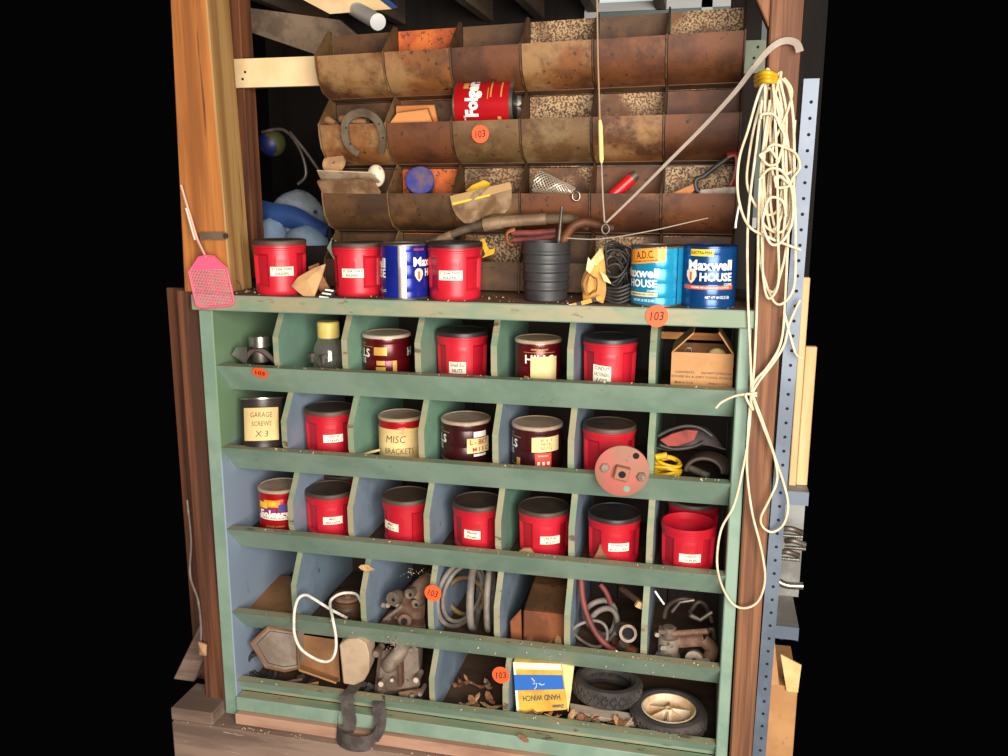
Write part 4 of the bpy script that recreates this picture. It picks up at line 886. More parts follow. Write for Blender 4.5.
p = at(329, 345, .15); p.z = SH[0]
jr = thing('hardware_jar', 'clear jar of bolts with a faded yellow screw lid', 'jar', p); jr.scale = (1.12, 1.12, 1.22)
MB().lathe([(.034, 0), (.040, .004), (.042, .02), (.042, .06), (.036, .082), (.026, .098), (.026, .106)], 36, cap1=False).build('glass', GLASS, jr, smooth=40, solid=-.002)
MB().lathe([(.028, .1), (.030, .102), (.030, .138), (.027, .141), (.001, .1415)], 36).build('lid', CREAMPL, jr, smooth=40)
random.seed(3)
for k in range(14):
    a = random.uniform(0, 6.28); rr = random.uniform(0, .024); z = random.uniform(.01, .055); c = V((rr * math.cos(a), rr * math.sin(a), z)); d = V((random.uniform(-1, 1), random.uniform(-1, 1), random.uniform(-1, 1))).normalized() * .011
    MB().tube([c - d, c + d * .6, c + d * .6, c + d], [.0025, .0025, .006, .006], 6).build('bolt', STEELD, jr)
for k, (x, y) in enumerate(((312, 364), (323, 366))):
    c = at(x, y, .10); solo('loose_bolt', MB().tube([c + V((0, 0, .006)), c + V((0, 0, .024)), c + V((0, 0, .024)), c + V((0, 0, .034))], [.006, .006, .012, .012], 6), STEELD, ['loose steel bolt left of the hardware jar', 'loose steel bolt in front of the hardware jar'][k], 'bolt')
# open carton
p = at(702, 362, .16); p.z = SH[0]
cx = thing('open_carton', 'small open cardboard carton with raised flaps in the upper right compartment', 'box', at(703, 389, .14))
x0, x1 = at(671, 370, .075).x, at(733, 370, .075).x; z0 = SH[0] + .001; z1 = at(703, 353, .075).z; y0, y1 = .075, .235; tt = .003
for nm, bx in (('front_panel', (x0, x1, y0, y0 + tt, z0, z1)), ('back_panel', (x0, x1, y1 - tt, y1, z0, z1)), ('side_panel', (x0, x0 + tt, y0 + tt, y1 - tt, z0, z1)), ('side_panel', (x1 - tt, x1, y0 + tt, y1 - tt, z0, z1)), ('base', (x0 + tt, x1 - tt, y0 + tt, y1 - tt, z0, z0 + tt))):
    o = MB().box(*bx).build(nm, CARD, cx, world=True)
    if nm == 'front_panel':
        fp = o; Mx = Matrix.Translation(V(((x0 + x1) / 2, y0 - .001, 0)) - cx.location) @ FACE
        for i, (s_, u, w_) in enumerate((('CONTENTS', -.045, .05), ('DO NOT OVERLOAD', .04, .08), ('STORE IN A DRY COOL PLACE', .0, .16), ('Made in U.S.A.', -.045, .05), ('Printed in U.S.A.', .045, .05))):
            flattext(s_, w_, .006, Mx @ Matrix.Translation((u, z0 + (.078, .078, .066, .05, .05)[i], 0)), mat('box_print', (66, 44, 28)), fp, bold=.015)
        MB().box(x0 + .055, x0 + .105, y0 - .0012, y0, z0 - .0, z0 + .03).build('tape', LABELY, fp, world=True)
a0, a1 = V((x0, y0, z1)), V((x0, y1, z1)); d = V((.055, .0, .055)); MB().hexa([a0, a0 + d, a1 + d, a1], [p_ + V((.003, 0, -.002)) for p_ in (a0, a0 + d, a1 + d, a1)]).build('flap', CARD, cx, world=True)
a0, a1 = V((x1, y0, z1)), V((x1, y1, z1)); d = V((-.04, .0, .058)); MB().hexa([a0, a0 + d, a1 + d, a1], [p_ + V((-.003, 0, -.002)) for p_ in (a0, a0 + d, a1 + d, a1)]).build('flap', CARD, cx, world=True)
a0, a1 = V((x0, y1, z1)), V((x1, y1, z1)); d = V((0, -.06, -.04)); MB().hexa([a0, a1, a1 + d, a0 + d], [p_ + V((0, -.003, 0)) for p_ in (a0, a1, a1 + d, a0 + d)]).build('flap', CARDD, cx, world=True)
c = at(717, 353, .16); b = MB(); b.grid(lambda u, v: c + V((.026 * math.sin(math.pi * v) * math.cos(2 * math.pi * u), .026 * math.sin(math.pi * v) * math.sin(2 * math.pi * u), .022 * math.cos(math.pi * v) - .008)), 20, 12, True); solo('pale_bulb', b, LABELY, 'pale rounded bulb inside the open carton', 'bulb', smooth=60)
c = at(690, 352, .15); solo('wire_hook', MB().tube(smoothpts([c + V((-.02, 0, -.02)), c + V((-.012, 0, .006)), c + V((.002, 0, .010)), c + V((.006, 0, -.012))], 5), .003, 6), STEELD, 'small bent steel wire inside the open carton', 'hook')
solo('wood_strip', MB().box(at(650, 335, .3).x, at(722, 335, .3).x, .30, .312, at(700, 340, .3).z, at(700, 333, .3).z), BLOCKW, 'pale wood strip at the back above the open carton', 'strip')

# ---- second row: cable jumble, flange, loose strips
random.seed(5)
cj = thing('rag_bundle', 'dark grey and dull red cap like rag in second row right', 'rag', at(690, 450, .15))
def rag(u, v):
    a = math.pi * (u); x = 655 + 70 * v; h = 20 * math.sin(math.pi * min(1, v * 1.05)) ** .6
    return at(x, 448 - h * math.sin(a) + 3 * math.sin(7 * v), .13 + .12 * u + .01 * math.sin(9 * v + 4 * u))
MB().grid(rag, 14, 18).build('cloth', mat('grey_rag', (84, 74, 72), (60, 52, 50), scale=14, rough=.9), cj, world=True, smooth=60, solid=.004)
a = px3([(660, 440), (672, 434), (686, 430), (698, 431), (694, 440), (678, 446), (668, 446)], .12); MB().add(a + [p_ + V((0, .012, 0)) for p_ in a], [list(range(7)), list(range(7, 14))[::-1]] + [(i, (i + 1) % 7, (i + 1) % 7 + 7, i + 7) for i in range(7)]).build('red_patch', mat('dull_red_cloth', (150, 66, 58), (116, 50, 44), scale=16, rough=.85), cj, world=True)
MB().tube(smoothpts(px3([(658, 436), (670, 430), (686, 426), (700, 428), (712, 436)], .118), 5), .005, 7).build('hem', BLACKW, cj, world=True, smooth=60); MB().tube(smoothpts(px3([(660, 445), (674, 449), (692, 447), (704, 442)], .118), 5), .005, 7).build('hem', BLACKW, cj, world=True, smooth=60)
yc = thing('coiled_yellow_cord', 'coiled bright yellow cord in the second row right compartment', 'cord', at(668, 476, .1))
for k in range(8):
    c = at(667 + random.uniform(-2, 2), 468 + random.uniform(-5, 4), .115 + .004 * k); b = MB(); b.tube([c + V((.034 * math.cos(a), .03 * math.sin(a) + .0, .008 * math.sin(a + k) + .003 * k - .008)) for a in [2 * math.pi * i / 20 for i in range(20)]], .005, 7, True); b.build('loop', YPL, yc, world=True, smooth=60)
MB().tube(px3([(656, 457, .1), (667, 455, .1)]), .009, 8).build('plug', YPL, yc, world=True, smooth=60)
gc = thing('dark_cable_coil', 'dark brown cable coil right of the yellow cord', 'cable', at(704, 478, .12))
for k in range(6):
    c = at(704 + k, 472, .12 + .016 * k); rr = .05 + .004 * k; MB().tube([c + V((rr * math.cos(a), 0, .8 * rr * math.sin(a))) for a in [math.pi * i / 14 for i in range(15)]], .006, 8).build('loop', mat('brown_black_cable', (66, 52, 42), rough=.6), gc, world=True, smooth=60)
c = at(708, 476, .10); MB().tube([c, c + V((-.05, .03, .01))], .010, 12).build('plug', STEELD, gc, world=True, smooth=50)
fg = thing('round_flange', 'faded red rusted round flange leaning on the second rail', 'flange', at(622, 497, -.012))
c = at(622, 470.5, -.02); Mf = Matrix.Translation(c) @ Euler((R(4), 0, R(6))).to_matrix().to_4x4() @ FACE
def fm(x, y, z): return Mf @ V((x, y, z))
b = MB(); b.T = Mf; b.lathe([(.0715, -.004), (.073, -.002), (.073, .005), (.071, .0065), (.001, .0065)], 48); b.build('disc', FLANGER, fg, world=True, smooth=40)
b = MB(); b.T = Mf; b.obox((0, 0, .018), (.04, .036, .024), (0, 0, -12)); b.build('hub', FLANGER, fg, world=True, bevel=.003)
b = MB(); b.T = Mf; b.lathe([(.010, .0302), (.010, .0306)], 20); b.build('bore', HOLE, fg, world=True)
for x, y, h_ in ((-.046, .010, 1), (.052, -.012, 1), (.036, .046, 0), (.014, -.05, 2)):
    b = MB(); b.T = Mf @ Matrix.Translation((x, y, 0))
    if h_ == 1: b.lathe([(.013, .006), (.013, .014), (.010, .016), (.001, .016)], 6); b.build('bolt_head', CAST, fg, world=True)
    else: b.lathe([(.009, .0068), (.009, .0072)], 18); b.build('bolt_hole', HOLE if h_ == 0 else GREENP, fg, world=True)
solo('pale_strip', MB().tube(smoothpts(px3([(357, 457, .09), (368, 453, .09), (380, 450, .10)]), 5), .004, 6), LABELY, 'thin pale strip left of the tan wrapped tin', 'strip')
slab('paper_scrap', [(519, 551), (523, 549), (530, 549), (537, 556), (520, 555)], .078, .012, CHIP, 'torn tan paper scrap before the unusual bolts canister', 'scrap')
slab('dry_leaf', [(592, 562), (598, 550), (600, 544), (603, 552), (610, 560), (612, 566), (592, 565)], .07, .008, LEAF, 'brown dry leaf before the box covers canister', 'leaf')

# ================================================================== FOURTH ROW
Z4 = SH[3]; Z5 = SH[4]
def P(x, y, Y, z=None):
    p = at(x, y, Y)
    if z is not None: p.z = z
    return p
def sub(th, nm, fn, m, **k):
    b = MB(); fn(b); return b.build(nm, m, th, world=True, **k)
def disc(b, c, axis, r, h, n=20, inner=0):
    q_ = V(axis).normalized().to_track_quat('Z', 'Y').to_matrix().to_4x4(); b.T = Matrix.Translation(c) @ q_
    if inner: b.lathe([(inner, -h / 2), (r, -h / 2), (r, h / 2), (inner, h / 2), (inner, -h / 2)], n, False, False)
    else: b.lathe([(r * .96, -h / 2), (r, -h / 2 + h * .1), (r, h / 2 - h * .1), (r * .96, h / 2)], n)
    b.T = Matrix.Identity(4)
solo('plywood_offcut', MB().hexa([P(238, 606, .11, Z4 + .002), P(292, 606, .11, Z4 + .002), P(292, 600, .33, Z4 + .004), P(262, 600, .33, Z4 + .004)], [P(238, 606, .11, Z4 + .012), P(292, 606, .11, Z4 + .012), P(292, 600, .33, Z4 + .03), P(262, 600, .33, Z4 + .03)]), CARDD, 'brown plywood offcut lying in the leftmost fourth row compartment', 'board')
mo = thing('small_motor', 'rusty drum shaped motor behind the white rope loop', 'motor', P(350, 620, .17, Z4))
c = P(348, 606, .17, Z4)
sub(mo, 'drum', lambda b: b.tube([c, c + V((0, 0, .055))], .05, 28), RUSTD, smooth=40); sub(mo, 'rim', lambda b: b.tube([c + V((0, 0, .032)), c + V((0, 0, .038))], .052, 28), STEEL, smooth=40)
sub(mo, 'cap', lambda b: (disc(b, c + V((0, 0, .062)), (0, 0, 1), .046, .012), disc(b, c + V((.01, -.02, .07)), (0, -.3, 1), .010, .012)), CASTR, smooth=40)
sub(mo, 'foot', lambda b: b.obox(c + V((.01, -.06, .008)), (.06, .02, .016)), STEELD, bevel=.002); sub(mo, 'bolt', lambda b: disc(b, c + V((.03, -.06, .02)), (0, -.4, 1), .008, .02, 6), STEELD)
solo('white_rope_loop', MB().tube(smoothpts(px3([(347, 618, .10), (330, 609, .08), (314, 599, .05), (306, 595, .02), (299, 598, .0), (295, 608, -.008), (294, 622, -.014), (295, 636, -.014), (302, 650, -.014), (318, 660, -.014), (329, 661, -.014), (335, 653, -.014), (336, 638, -.014), (333, 620, -.008), (330, 604, .06), (334, 597, .09), (344, 593, .12), (356, 594, .14), (361, 602, .15)]), 6), .0048, 8), ROPEW, 'white rope loop hanging over the fourth rail', 'rope', smooth=60)
# pump casting
pm = thing('pump_casting', 'rusty pump casting with two open bosses in the fourth row', 'casting', P(402, 628, .12, Z4))
sub(pm, 'base_flange', lambda b: b.hexa([P(378, 622, .09, Z4), P(426, 625, .09, Z4), P(424, 620, .2, Z4), P(390, 616, .2, Z4)], [P(378, 622, .09, Z4 + .015), P(426, 625, .09, Z4 + .03), P(424, 620, .2, Z4 + .03), P(390, 616, .2, Z4 + .015)]), CASTR, bevel=.002)
sub(pm, 'body', lambda b: b.hexa(px3([(389, 624), (424, 624), (426, 582), (402, 592)], .13), px3([(392, 622), (424, 620), (428, 578), (406, 586)], .22)), CASTR, bevel=.012)
sub(pm, 'neck', lambda b: b.tube(smoothpts(px3([(414, 600, .12), (420, 588, .15), (430, 580, .19)]), 5), .028, 16), CASTR, smooth=50)
for x, y, rr in ((394, 599, .022), (411, 594, .016), (417, 604, .013)):
    c = at(x, y, .10); sub(pm, 'boss', lambda b: disc(b, c + V((0, .012, 0)), (-.2, -1, .15), rr, .04), CAST, smooth=40); sub(pm, 'bore', lambda b: disc(b, c + V((.001, -.0085, .001)), (-.2, -1, .15), .006, .002, 14), HOLE)
c = at(405, 621, .078); sub(pm, 'lug', lambda b: disc(b, c, (0, -1, .3), .022, .012), CASTR, smooth=40); sub(pm, 'lug_hole', lambda b: disc(b, c + V((0, -.007, .002)), (0, -1, .3), .0105, .002), HOLE)
for i in range(7):
    c = at(386 + random.uniform(-2, 16), 607 + random.uniform(-5, 12), .105); sub(pm, 'bolt', lambda b: disc(b, c, (random.uniform(-.5, .5), -1, random.uniform(-.2, .8)), .008, .016, 6), CAST)
sub(pm, 'lever', lambda b: b.tube(px3([(384, 620, .09), (402, 606, .09)]), .006, 8), CAST, smooth=50)
# rings
for k, (cx_, cy_, yaw, rr, tb, lab) in enumerate(((461, 608, 62, .105, .008, 'wide grey ring of three standing in the fourth row'), (475, 606, 96, .105, .012, 'middle grey ring of three standing on edge'), (490, 609, 98, .103, .010, 'right grey ring of three standing on edge beside the divider'))):
    c = at(cx_, cy_, .17); c.z = Z4 + rr + tb; ax = V((math.cos(R(yaw)), math.sin(R(yaw)), 0))
    b = MB(); b.tube([c + ax * rr * math.cos(a) * -1 + V((0, 0, rr * math.sin(a))) for a in [2 * math.pi * i / 40 for i in range(40)]], tb, 8, True)
    if k == 0: b.tube([c + ax * (rr - .016) * -math.cos(a) + V((.006, 0, (rr - .016) * math.sin(a))) for a in [2 * math.pi * i / 40 for i in range(40)]], .007, 8, True)
    solo('metal_ring', b, HOSEG, lab, 'ring', smooth=60)
b = MB(); c = at(466, 615, .24); c.z = Z4 + .07; b.tube([c + V((.06 * math.cos(a), .01 * math.sin(a), .06 * math.sin(a))) for a in [2 * math.pi * i / 30 for i in range(30)]], .009, 8, True); solo('rusty_hoop', b, RUSTG, 'small rusty hoop behind the wide grey ring', 'ring', smooth=60)
# rusty box
rb = thing('rusty_box', 'rusty orange metal box with a dark lid in the fourth row', 'box', P(541, 640, .16, Z4))
x0, x1 = at(523, 630, .10).x, at(566, 630, .10).x; zt = at(545, 613, .10).z
sub(rb, 'body', lambda b: b.box(x0, x1, .10, .34, Z4 + .001, zt), mat('orange_brown_tin', (146, 84, 48), (112, 62, 34), scale=10, rough=.65, metal=.2, bump=.15), bevel=.004)
sub(rb, 'lid', lambda b: b.hexa([(x0, .11, zt), (x1, .11, zt), (x1, .34, zt), (x0, .34, zt)], [(x0 + .01, .2, zt + .045), (x1, .2, zt + .045), (x1, .34, zt + .06), (x0 + .01, .34, zt + .06)]), RUSTD, bevel=.003)
sub(rb, 'end_flap', lambda b: b.hexa(px3([(510, 621), (521, 609), (522, 641), (511, 640)], .095), px3([(510, 621), (521, 609), (522, 641), (511, 640)], .12)), mat('orange_brown_tin', (146, 84, 48)), bevel=.002)
# hoses and fittings
solo('red_hose', MB().tube(smoothpts(px3([(581, 578, .14), (583, 600, .12), (589, 620, .10), (598, 636, .09), (610, 648, .09), (618, 650, .10)]), 6), .009, 10), REDH, 'dull red hose curving down in the sixth fourth row compartment', 'hose', smooth=60)
solo('red_hose', MB().tube(smoothpts(px3([(600, 584, .2), (606, 592, .2), (611, 604, .2)]), 5), .008, 10), REDH, 'short dull red hose end at the back of the hose compartment', 'hose', smooth=60)
for k, (w_, h_, cx_, cy_, Y) in enumerate(((.048, .055, 600, 625, .2), (.04, .05, 604, 628, .17), (.052, .04, 590, 640, .12))):
    c = at(cx_, cy_, Y); c.z = max(c.z, Z4 + h_ + .012); solo('grey_hose', MB().tube([c + V((w_ * math.cos(a), .015 * math.sin(2 * a), h_ * math.sin(a))) for a in [2 * math.pi * i / 26 for i in range(26)]], .009 if k < 2 else .005, 8, True), HOSEG, ['large grey hose loop at the back of the hose compartment', 'grey hose loop behind the red hose', 'thin grey hose loop at the foot of the red hose'][k], 'hose', smooth=60)
pe = thing('pipe_elbow', 'steel pipe elbow with open end in the hose compartment', 'pipe', P(628, 644, .1, Z4))
c = at(628, 633, .085); sub(pe, 'mouth', lambda b: disc(b, c, (.1, -1, .3), .026, .02, 24, .018), CAST, smooth=40); sub(pe, 'bore', lambda b: disc(b, c + V((0, .006, 0)), (.1, -1, .3), .018, .002), HOLE)
sub(pe, 'bend', lambda b: b.tube(smoothpts([c + V((0, .008, -.002)), c + V((-.004, .05, -.012)), c + V((-.03, .08, -.03))], 5), .021, 16), STEELD, smooth=50); sub(pe, 'collar', lambda b: b.tube([c + V((-.01, .0, -.034)), c + V((-.02, .01, -.05))], .016, 12), STEELD, smooth=40)
pp = thing('rusty_pipe_stub', 'rusty threaded pipe stub lying below the steel elbow', 'pipe', P(630, 655, .1, Z4)); c = P(635, 653, .08, Z4 + .022)
sub(pp, 'pipe', lambda b: b.tube([c, c + V((-.06, .05, .004))], .021, 18), RUSTR, smooth=40); sub(pp, 'bore', lambda b: disc(b, c + V((.001, -.001, 0)), (.75, -.6, 0), .014, .003), CAST)
rp = thing('bracket_rod', 'rusty rod with torn end high in the hose compartment', 'rod', at(640, 604, .12))
sub(rp, 'rod', lambda b: b.tube(px3([(622, 589, .2), (642, 604, .08)]), .009, 10), CASTR, smooth=50); sub(rp, 'torn_end', lambda b: b.obox(at(640, 605, .078), (.026, .012, .018), (0, 30, 20)), CHIP)
# carburettor
cr = thing('carburettor', 'old grey carburettor with pipes in the last fourth row compartment', 'carburettor', P(680, 660, .12, Z4))
c = P(668, 650, .12, Z4)
sub(cr, 'bowl', lambda b: (b.tube([c + V((0, 0, .006)), c + V((0, 0, .07))], .03, 22), b.tube([c + V((0, 0, 0)), c + V((0, 0, .012))], .036, 22)), CAST, smooth=40)
sub(cr, 'top_cap', lambda b: (b.tube([c + V((0, 0, .07)), c + V((0, 0, .1))], .018, 16), b.obox(c + V((-.004, 0, .088)), (.05, .03, .012))), CAST, smooth=40)
sub(cr, 'arm', lambda b: (b.tube([c + V((.01, -.01, .085)), c + V((.11, 0, .10))], .009, 10), b.tube([c + V((.0, 0, .05)), c + V((.10, .01, .065))], .018, 12)), CASTR, smooth=50)
sub(cr, 'elbow', lambda b: b.tube(smoothpts([c + V((.10, .01, .065)), c + V((.125, .0, .045)), c + V((.115, -.02, .02))], 5), [.02] * 11, 14), CASTR, smooth=50)
d_ = P(694, 662, .085, Z4 + .026); sub(cr, 'boss', lambda b: disc(b, d_, (-.1, -1, .3), .026, .03), CAST, smooth=40); sub(cr, 'bore', lambda b: disc(b, d_ + V((-.001, -.0155, .003)), (-.1, -1, .3), .007, .002), HOLE)
sub(cr, 'lug', lambda b: disc(b, d_ + V((.034, 0, -.006)), (0, -1, .3), .014, .02), CAST, smooth=40)
for i in range(6):
    e_ = c + V((random.uniform(-.035, .02), -.03, random.uniform(.02, .11))); sub(cr, 'screw', lambda b: disc(b, e_, (random.uniform(-.4, .4), -1, .2), .007, .014, 8), STEEL)
sub(cr, 'linkage', lambda b: (b.tube(px3([(672, 612, .12), (680, 602, .12), (694, 600, .13)]), .005, 8), b.tube(px3([(690, 615, .12), (700, 620, .13), (712, 612, .14)]), .007, 8)), STEELD, smooth=50)
solo('white_wire', MB().tube(smoothpts(px3([(655, 591, .12), (659, 597, .12), (664, 604, .13)]), 5), .003, 6), WHITE, 'short white wire end above the carburettor', 'wire', smooth=60)
for k, l in enumerate(([(664, 618, .2), (668, 606, .2), (680, 599, .2), (694, 600, .21)], [(690, 612, .19), (698, 602, .19), (706, 606, .2), (712, 622, .2)], [(704, 640, .16), (712, 628, .16), (714, 650, .17), (708, 664, .16)])):
    solo('black_tubing', MB().tube(smoothpts(px3(l), 5), .007, 8), mat('dark_hose', (62, 48, 40)), ['dark tubing arching at upper left behind the carburettor', 'dark tubing arching at upper right behind the carburettor', 'dark tubing curving down right of the carburettor'][k], 'tubing', smooth=60)

# ================================================================== BOTTOM ROW
hx = thing('hexagonal_plate', 'grey six sided metal tray leaning in the bottom left', 'tray', at(275, 672, .06))
hexl = [(251, 643), (268, 627), (297, 632), (299, 668), (285, 671), (266, 667)]
a = px3(hexl, .055); n = 6
sub(hx, 'tray', lambda b: b.add(a + [p_ + V((0, .05, .01)) for p_ in a], [list(range(n)), list(range(n, 2 * n))[::-1]] + [(i, (i + 1) % n, (i + 1) % n + n, i + n) for i in range(n)]), mat('dusty_taupe', (150, 134, 120), (124, 106, 92), scale=10, rough=.8, bump=.2), bevel=.002)
sub(hx, 'rim', lambda b: b.tube(a, .0045, 6, True), CARDD)
inn = px3([(257, 644), (270, 631), (296, 635), (297, 665), (284, 667), (268, 663)], .0535); sub(hx, 'inner_line', lambda b: b.tube(inn, .0012, 5, True), mat('dark_line', (70, 56, 46)))
cbx = thing('cardboard_flap_box', 'brown cardboard box open to the front in the bottom left', 'box', at(318, 682, .1))
sub(cbx, 'inner_back', lambda b: b.hexa(px3([(298, 634), (338, 640), (340, 682), (300, 672)], .10), px3([(298, 634), (338, 640), (340, 682), (300, 672)], .105)), CARDD)
sub(cbx, 'floor_flap', lambda b: b.hexa(px3([(299, 671, .05), (336, 684, .05), (339, 680, .10), (300, 666, .10)]), px3([(299, 669, .05), (336, 682, .05), (339, 678, .10), (300, 664, .10)])), CARD)
sub(cbx, 'side_flap', lambda b: b.hexa(px3([(297, 633, .06), (299, 633, .10), (300, 672, .10), (298, 670, .06)]), px3([(299, 633, .06), (301, 633, .10), (302, 672, .10), (300, 670, .06)])), CARD)
rl = thing('paper_roll', 'pale tan rounded paper packet beside the brown box', 'packet', at(354, 686, .08))
prf = [(339, 645), (346, 640), (358, 639), (366, 644), (369, 655), (369, 672), (364, 681), (354, 686), (343, 684)]
a2 = px3(prf, .045); n2 = len(a2)
sub(rl, 'packet', lambda b: b.add(a2 + [p_ + V((-.01, .08, .0)) for p_ in a2], [list(range(n2)), list(range(n2, 2 * n2))[::-1]] + [(i, (i + 1) % n2, (i + 1) % n2 + n2, i + n2) for i in range(n2)]), mat('pale_tan_paper', (188, 162, 134), (166, 138, 112), scale=9, rough=.85), bevel=.004)
# gearbox casting
gx = thing('gearbox_casting', 'grey gearbox casting with curved pipe mouth in the bottom row', 'casting', at(398, 700, .09))
sub(gx, 'body', lambda b: b.hexa(px3([(373, 698), (420, 690), (417, 645), (378, 652)], .085), px3([(378, 694), (422, 686), (424, 640), (385, 645)], .22)), CAST, bevel=.014)
sub(gx, 'pipe_mouth', lambda b: b.tube(smoothpts(px3([(385, 668, .06), (392, 662, .065), (400, 652, .08), (404, 642, .12)]), 5), [.019, .021, .023] + [.024] * 13, 20), CAST, smooth=50)
c = at(385, 668, .058); sub(gx, 'bore', lambda b: disc(b, c, (-.7, -1, -.5), .0175, .003), HOLE)
sub(gx, 'flange_plate', lambda b: b.hexa(px3([(398, 692), (422, 688), (423, 694), (400, 700)], .06), px3([(398, 692), (422, 688), (423, 694), (400, 700)], .10)), CASTR, bevel=.003)
for x, y, rr, Y in ((416, 680, .010, .055), (381, 684, .010, .06), (376, 654, .012, .08), (411, 651, .010, .085), (378, 699, .009, .05), (412, 696, .008, .055), (420, 694, .008, .058), (392, 680, .007, .07)):
    c = at(x, y, Y); sub(gx, 'bolt', lambda b: b.tube([c, c + V((0, .05, 0))], rr, 10), CAST, smooth=40)
    sub(gx, 'bolt_end', lambda b: disc(b, c + V((0, -.001, 0)), (.1, -1, .1), rr * .85, .004, 10), mat('pale_bolt', (196, 176, 158), rough=.6) if y in (680, 684) else CAST)
sub(gx, 'rib', lambda b: b.obox(at(402, 672, .08), (.012, .05, .08)), CASTR, bevel=.003)
for k in range(3):
    c = P(262, 680, .09 + .012 * k, Z5 + .05); rr = .052 - .004 * k; solo('black_hose_coil', MB().tube([c + V((rr * math.cos(a), .0, rr * math.sin(a))) for a in [2 * math.pi * i / 26 for i in range(26)]], .007, 8, True), BLACKW, ['front black hose ring under the six sided tray', 'middle black hose ring under the six sided tray', 'rear black hose ring under the six sided tray'][k], 'hose', smooth=60)
for k, (a_, b_, m_) in enumerate((((258, 688), (302, 679), CASTR), ((273, 690), (318, 683), BLOCKW), ((286, 694), (330, 688), STEELD))):
    solo('loose_stick', MB().tube(px3([a_, b_], .055 + .012 * k), .005, 6), m_, ['rusty rod among junk under the six sided tray', 'pale thin stick among junk under the tray', 'grey rod among junk at bottom left'][k], 'stick')
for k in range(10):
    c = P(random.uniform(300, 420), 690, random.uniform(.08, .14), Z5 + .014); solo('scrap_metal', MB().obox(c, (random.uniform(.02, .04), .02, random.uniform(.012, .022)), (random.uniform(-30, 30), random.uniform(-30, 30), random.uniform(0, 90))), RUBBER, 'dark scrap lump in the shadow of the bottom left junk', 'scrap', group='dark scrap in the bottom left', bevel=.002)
# webbing strap
wb = thing('webbing_strap', 'dark grey webbing strap looping out over the base board', 'strap', at(358, 745, -.05))
def ribbon(l, w_, m, nm, par, side=(1, 0, 0)):
    sp_ = smoothpts(px3(l), 5); b = MB(); s_ = V(side) * w_; b.add([q_ for p_ in sp_ for q_ in (p_ - s_, p_ + s_)], [(2 * i, 2 * i + 1, 2 * i + 3, 2 * i + 2) for i in range(len(sp_) - 1)]); return b.build(nm, m, par, world=True, solid=.002, smooth=60)
ribbon([(357, 683, .06), (352, 690, .02), (347, 697, -.02), (348, 710, -.03), (350, 722, -.035), (347, 733, -.04)], .021, WEB, 'web', wb, (.98, .1, .1))
ribbon([(379, 696, .03), (379, 706, -.01), (380, 720, -.03), (378, 732, -.045), (372, 742, -.06)], .022, WEB, 'web', wb, (.97, -.1, .2))
ribbon([(338, 720, -.03), (338, 734, -.045), (345, 741, -.075), (358, 744, -.085), (370, 742, -.075), (377, 732, -.05)], .026, WEB, 'web', wb, (.05, .1, .95))
# hand winch box
wx = thing('winch_box', 'yellow and blue printed carton lying upside down in the bottom row', 'box', P(540, 712, .07, Z5))
fl4 = px3([(513, 662), (561, 664), (567, 710), (517, 714)], .065); bk4 = [p_ + V((.0, .11, .006)) for p_ in fl4]
sub(wx, 'carton', lambda b: b.hexa(fl4, bk4), mat('winch_yellow', (224, 180, 70), (200, 152, 54), scale=14, rough=.7, c3=(150, 110, 40), s3=60, lo3=.68, hi3=.72), bevel=.002)
def onf(u, v, d=.0012): return (fl4[0].lerp(fl4[1], u)).lerp(fl4[3].lerp(fl4[2], u), v) + V((0, -d, 0))
def strip(nm, u0, u1, v0, v1, m, d=.0012): return sub(wx, nm, lambda b: b.add([onf(u0, v0, d), onf(u1, v0, d), onf(u1, v1, d), onf(u0, v1, d), onf(u0, v0, 0), onf(u1, v0, 0), onf(u1, v1, 0), onf(u0, v1, 0)], [(0, 3, 2, 1), (0, 1, 5, 4), (2, 3, 7, 6), (1, 2, 6, 5), (3, 0, 4, 7)]), m)
strip('white_edge', 0, 1, 0, .13, LABEL); bl = strip('blue_band', 0, 1, .24, .54, WINB, .0014); strip('pale_side', 0, .05, .13, 1, LABEL, .001)
def facet(s_, u, v, w_, h_, m, par, **k):
    o_ = onf(u, v, .0026); rx = (onf(u + .1, v) - onf(u - .1, v)).normalized(); dn = (onf(u, v + .1) - onf(u, v - .1)).normalized()
    Mq = Matrix(((-rx.x, dn.x, 0, 0), (-rx.y, dn.y, -1, 0), (-rx.z, dn.z, 0, 0), (0, 0, 0, 1))); root = wx.location
    return flattext(s_, w_, h_, Matrix.Translation(o_ - root) @ Mq, m, par, **k)
facet('HAND WINCH', .53, .70, .115, .018, mat('winch_ink', (60, 70, 90)), wx, bold=.01); facet('Dutton', .84, .90, .035, .012, mat('winch_navy', (30, 60, 120)), wx, shear=.3, bold=.02)
sub(bl, 'torn_mark', lambda b: b.tube([onf(u, v, .002) for u, v in ((.36, .30), (.42, .36), (.38, .42), (.46, .40), (.44, .48), (.40, .52))], .0012, 4), WHITE)
sub(bl, 'torn_mark', lambda b: b.tube([onf(u, v, .002) for u, v in ((.50, .40), (.55, .44), (.62, .42))], .0012, 4), WHITE)
slab('card_flap', [(562, 664), (574, 667), (570, 700), (568, 712)], .075, .01, LABELY, 'pale cardboard flap right of the yellow carton', 'cardboard')
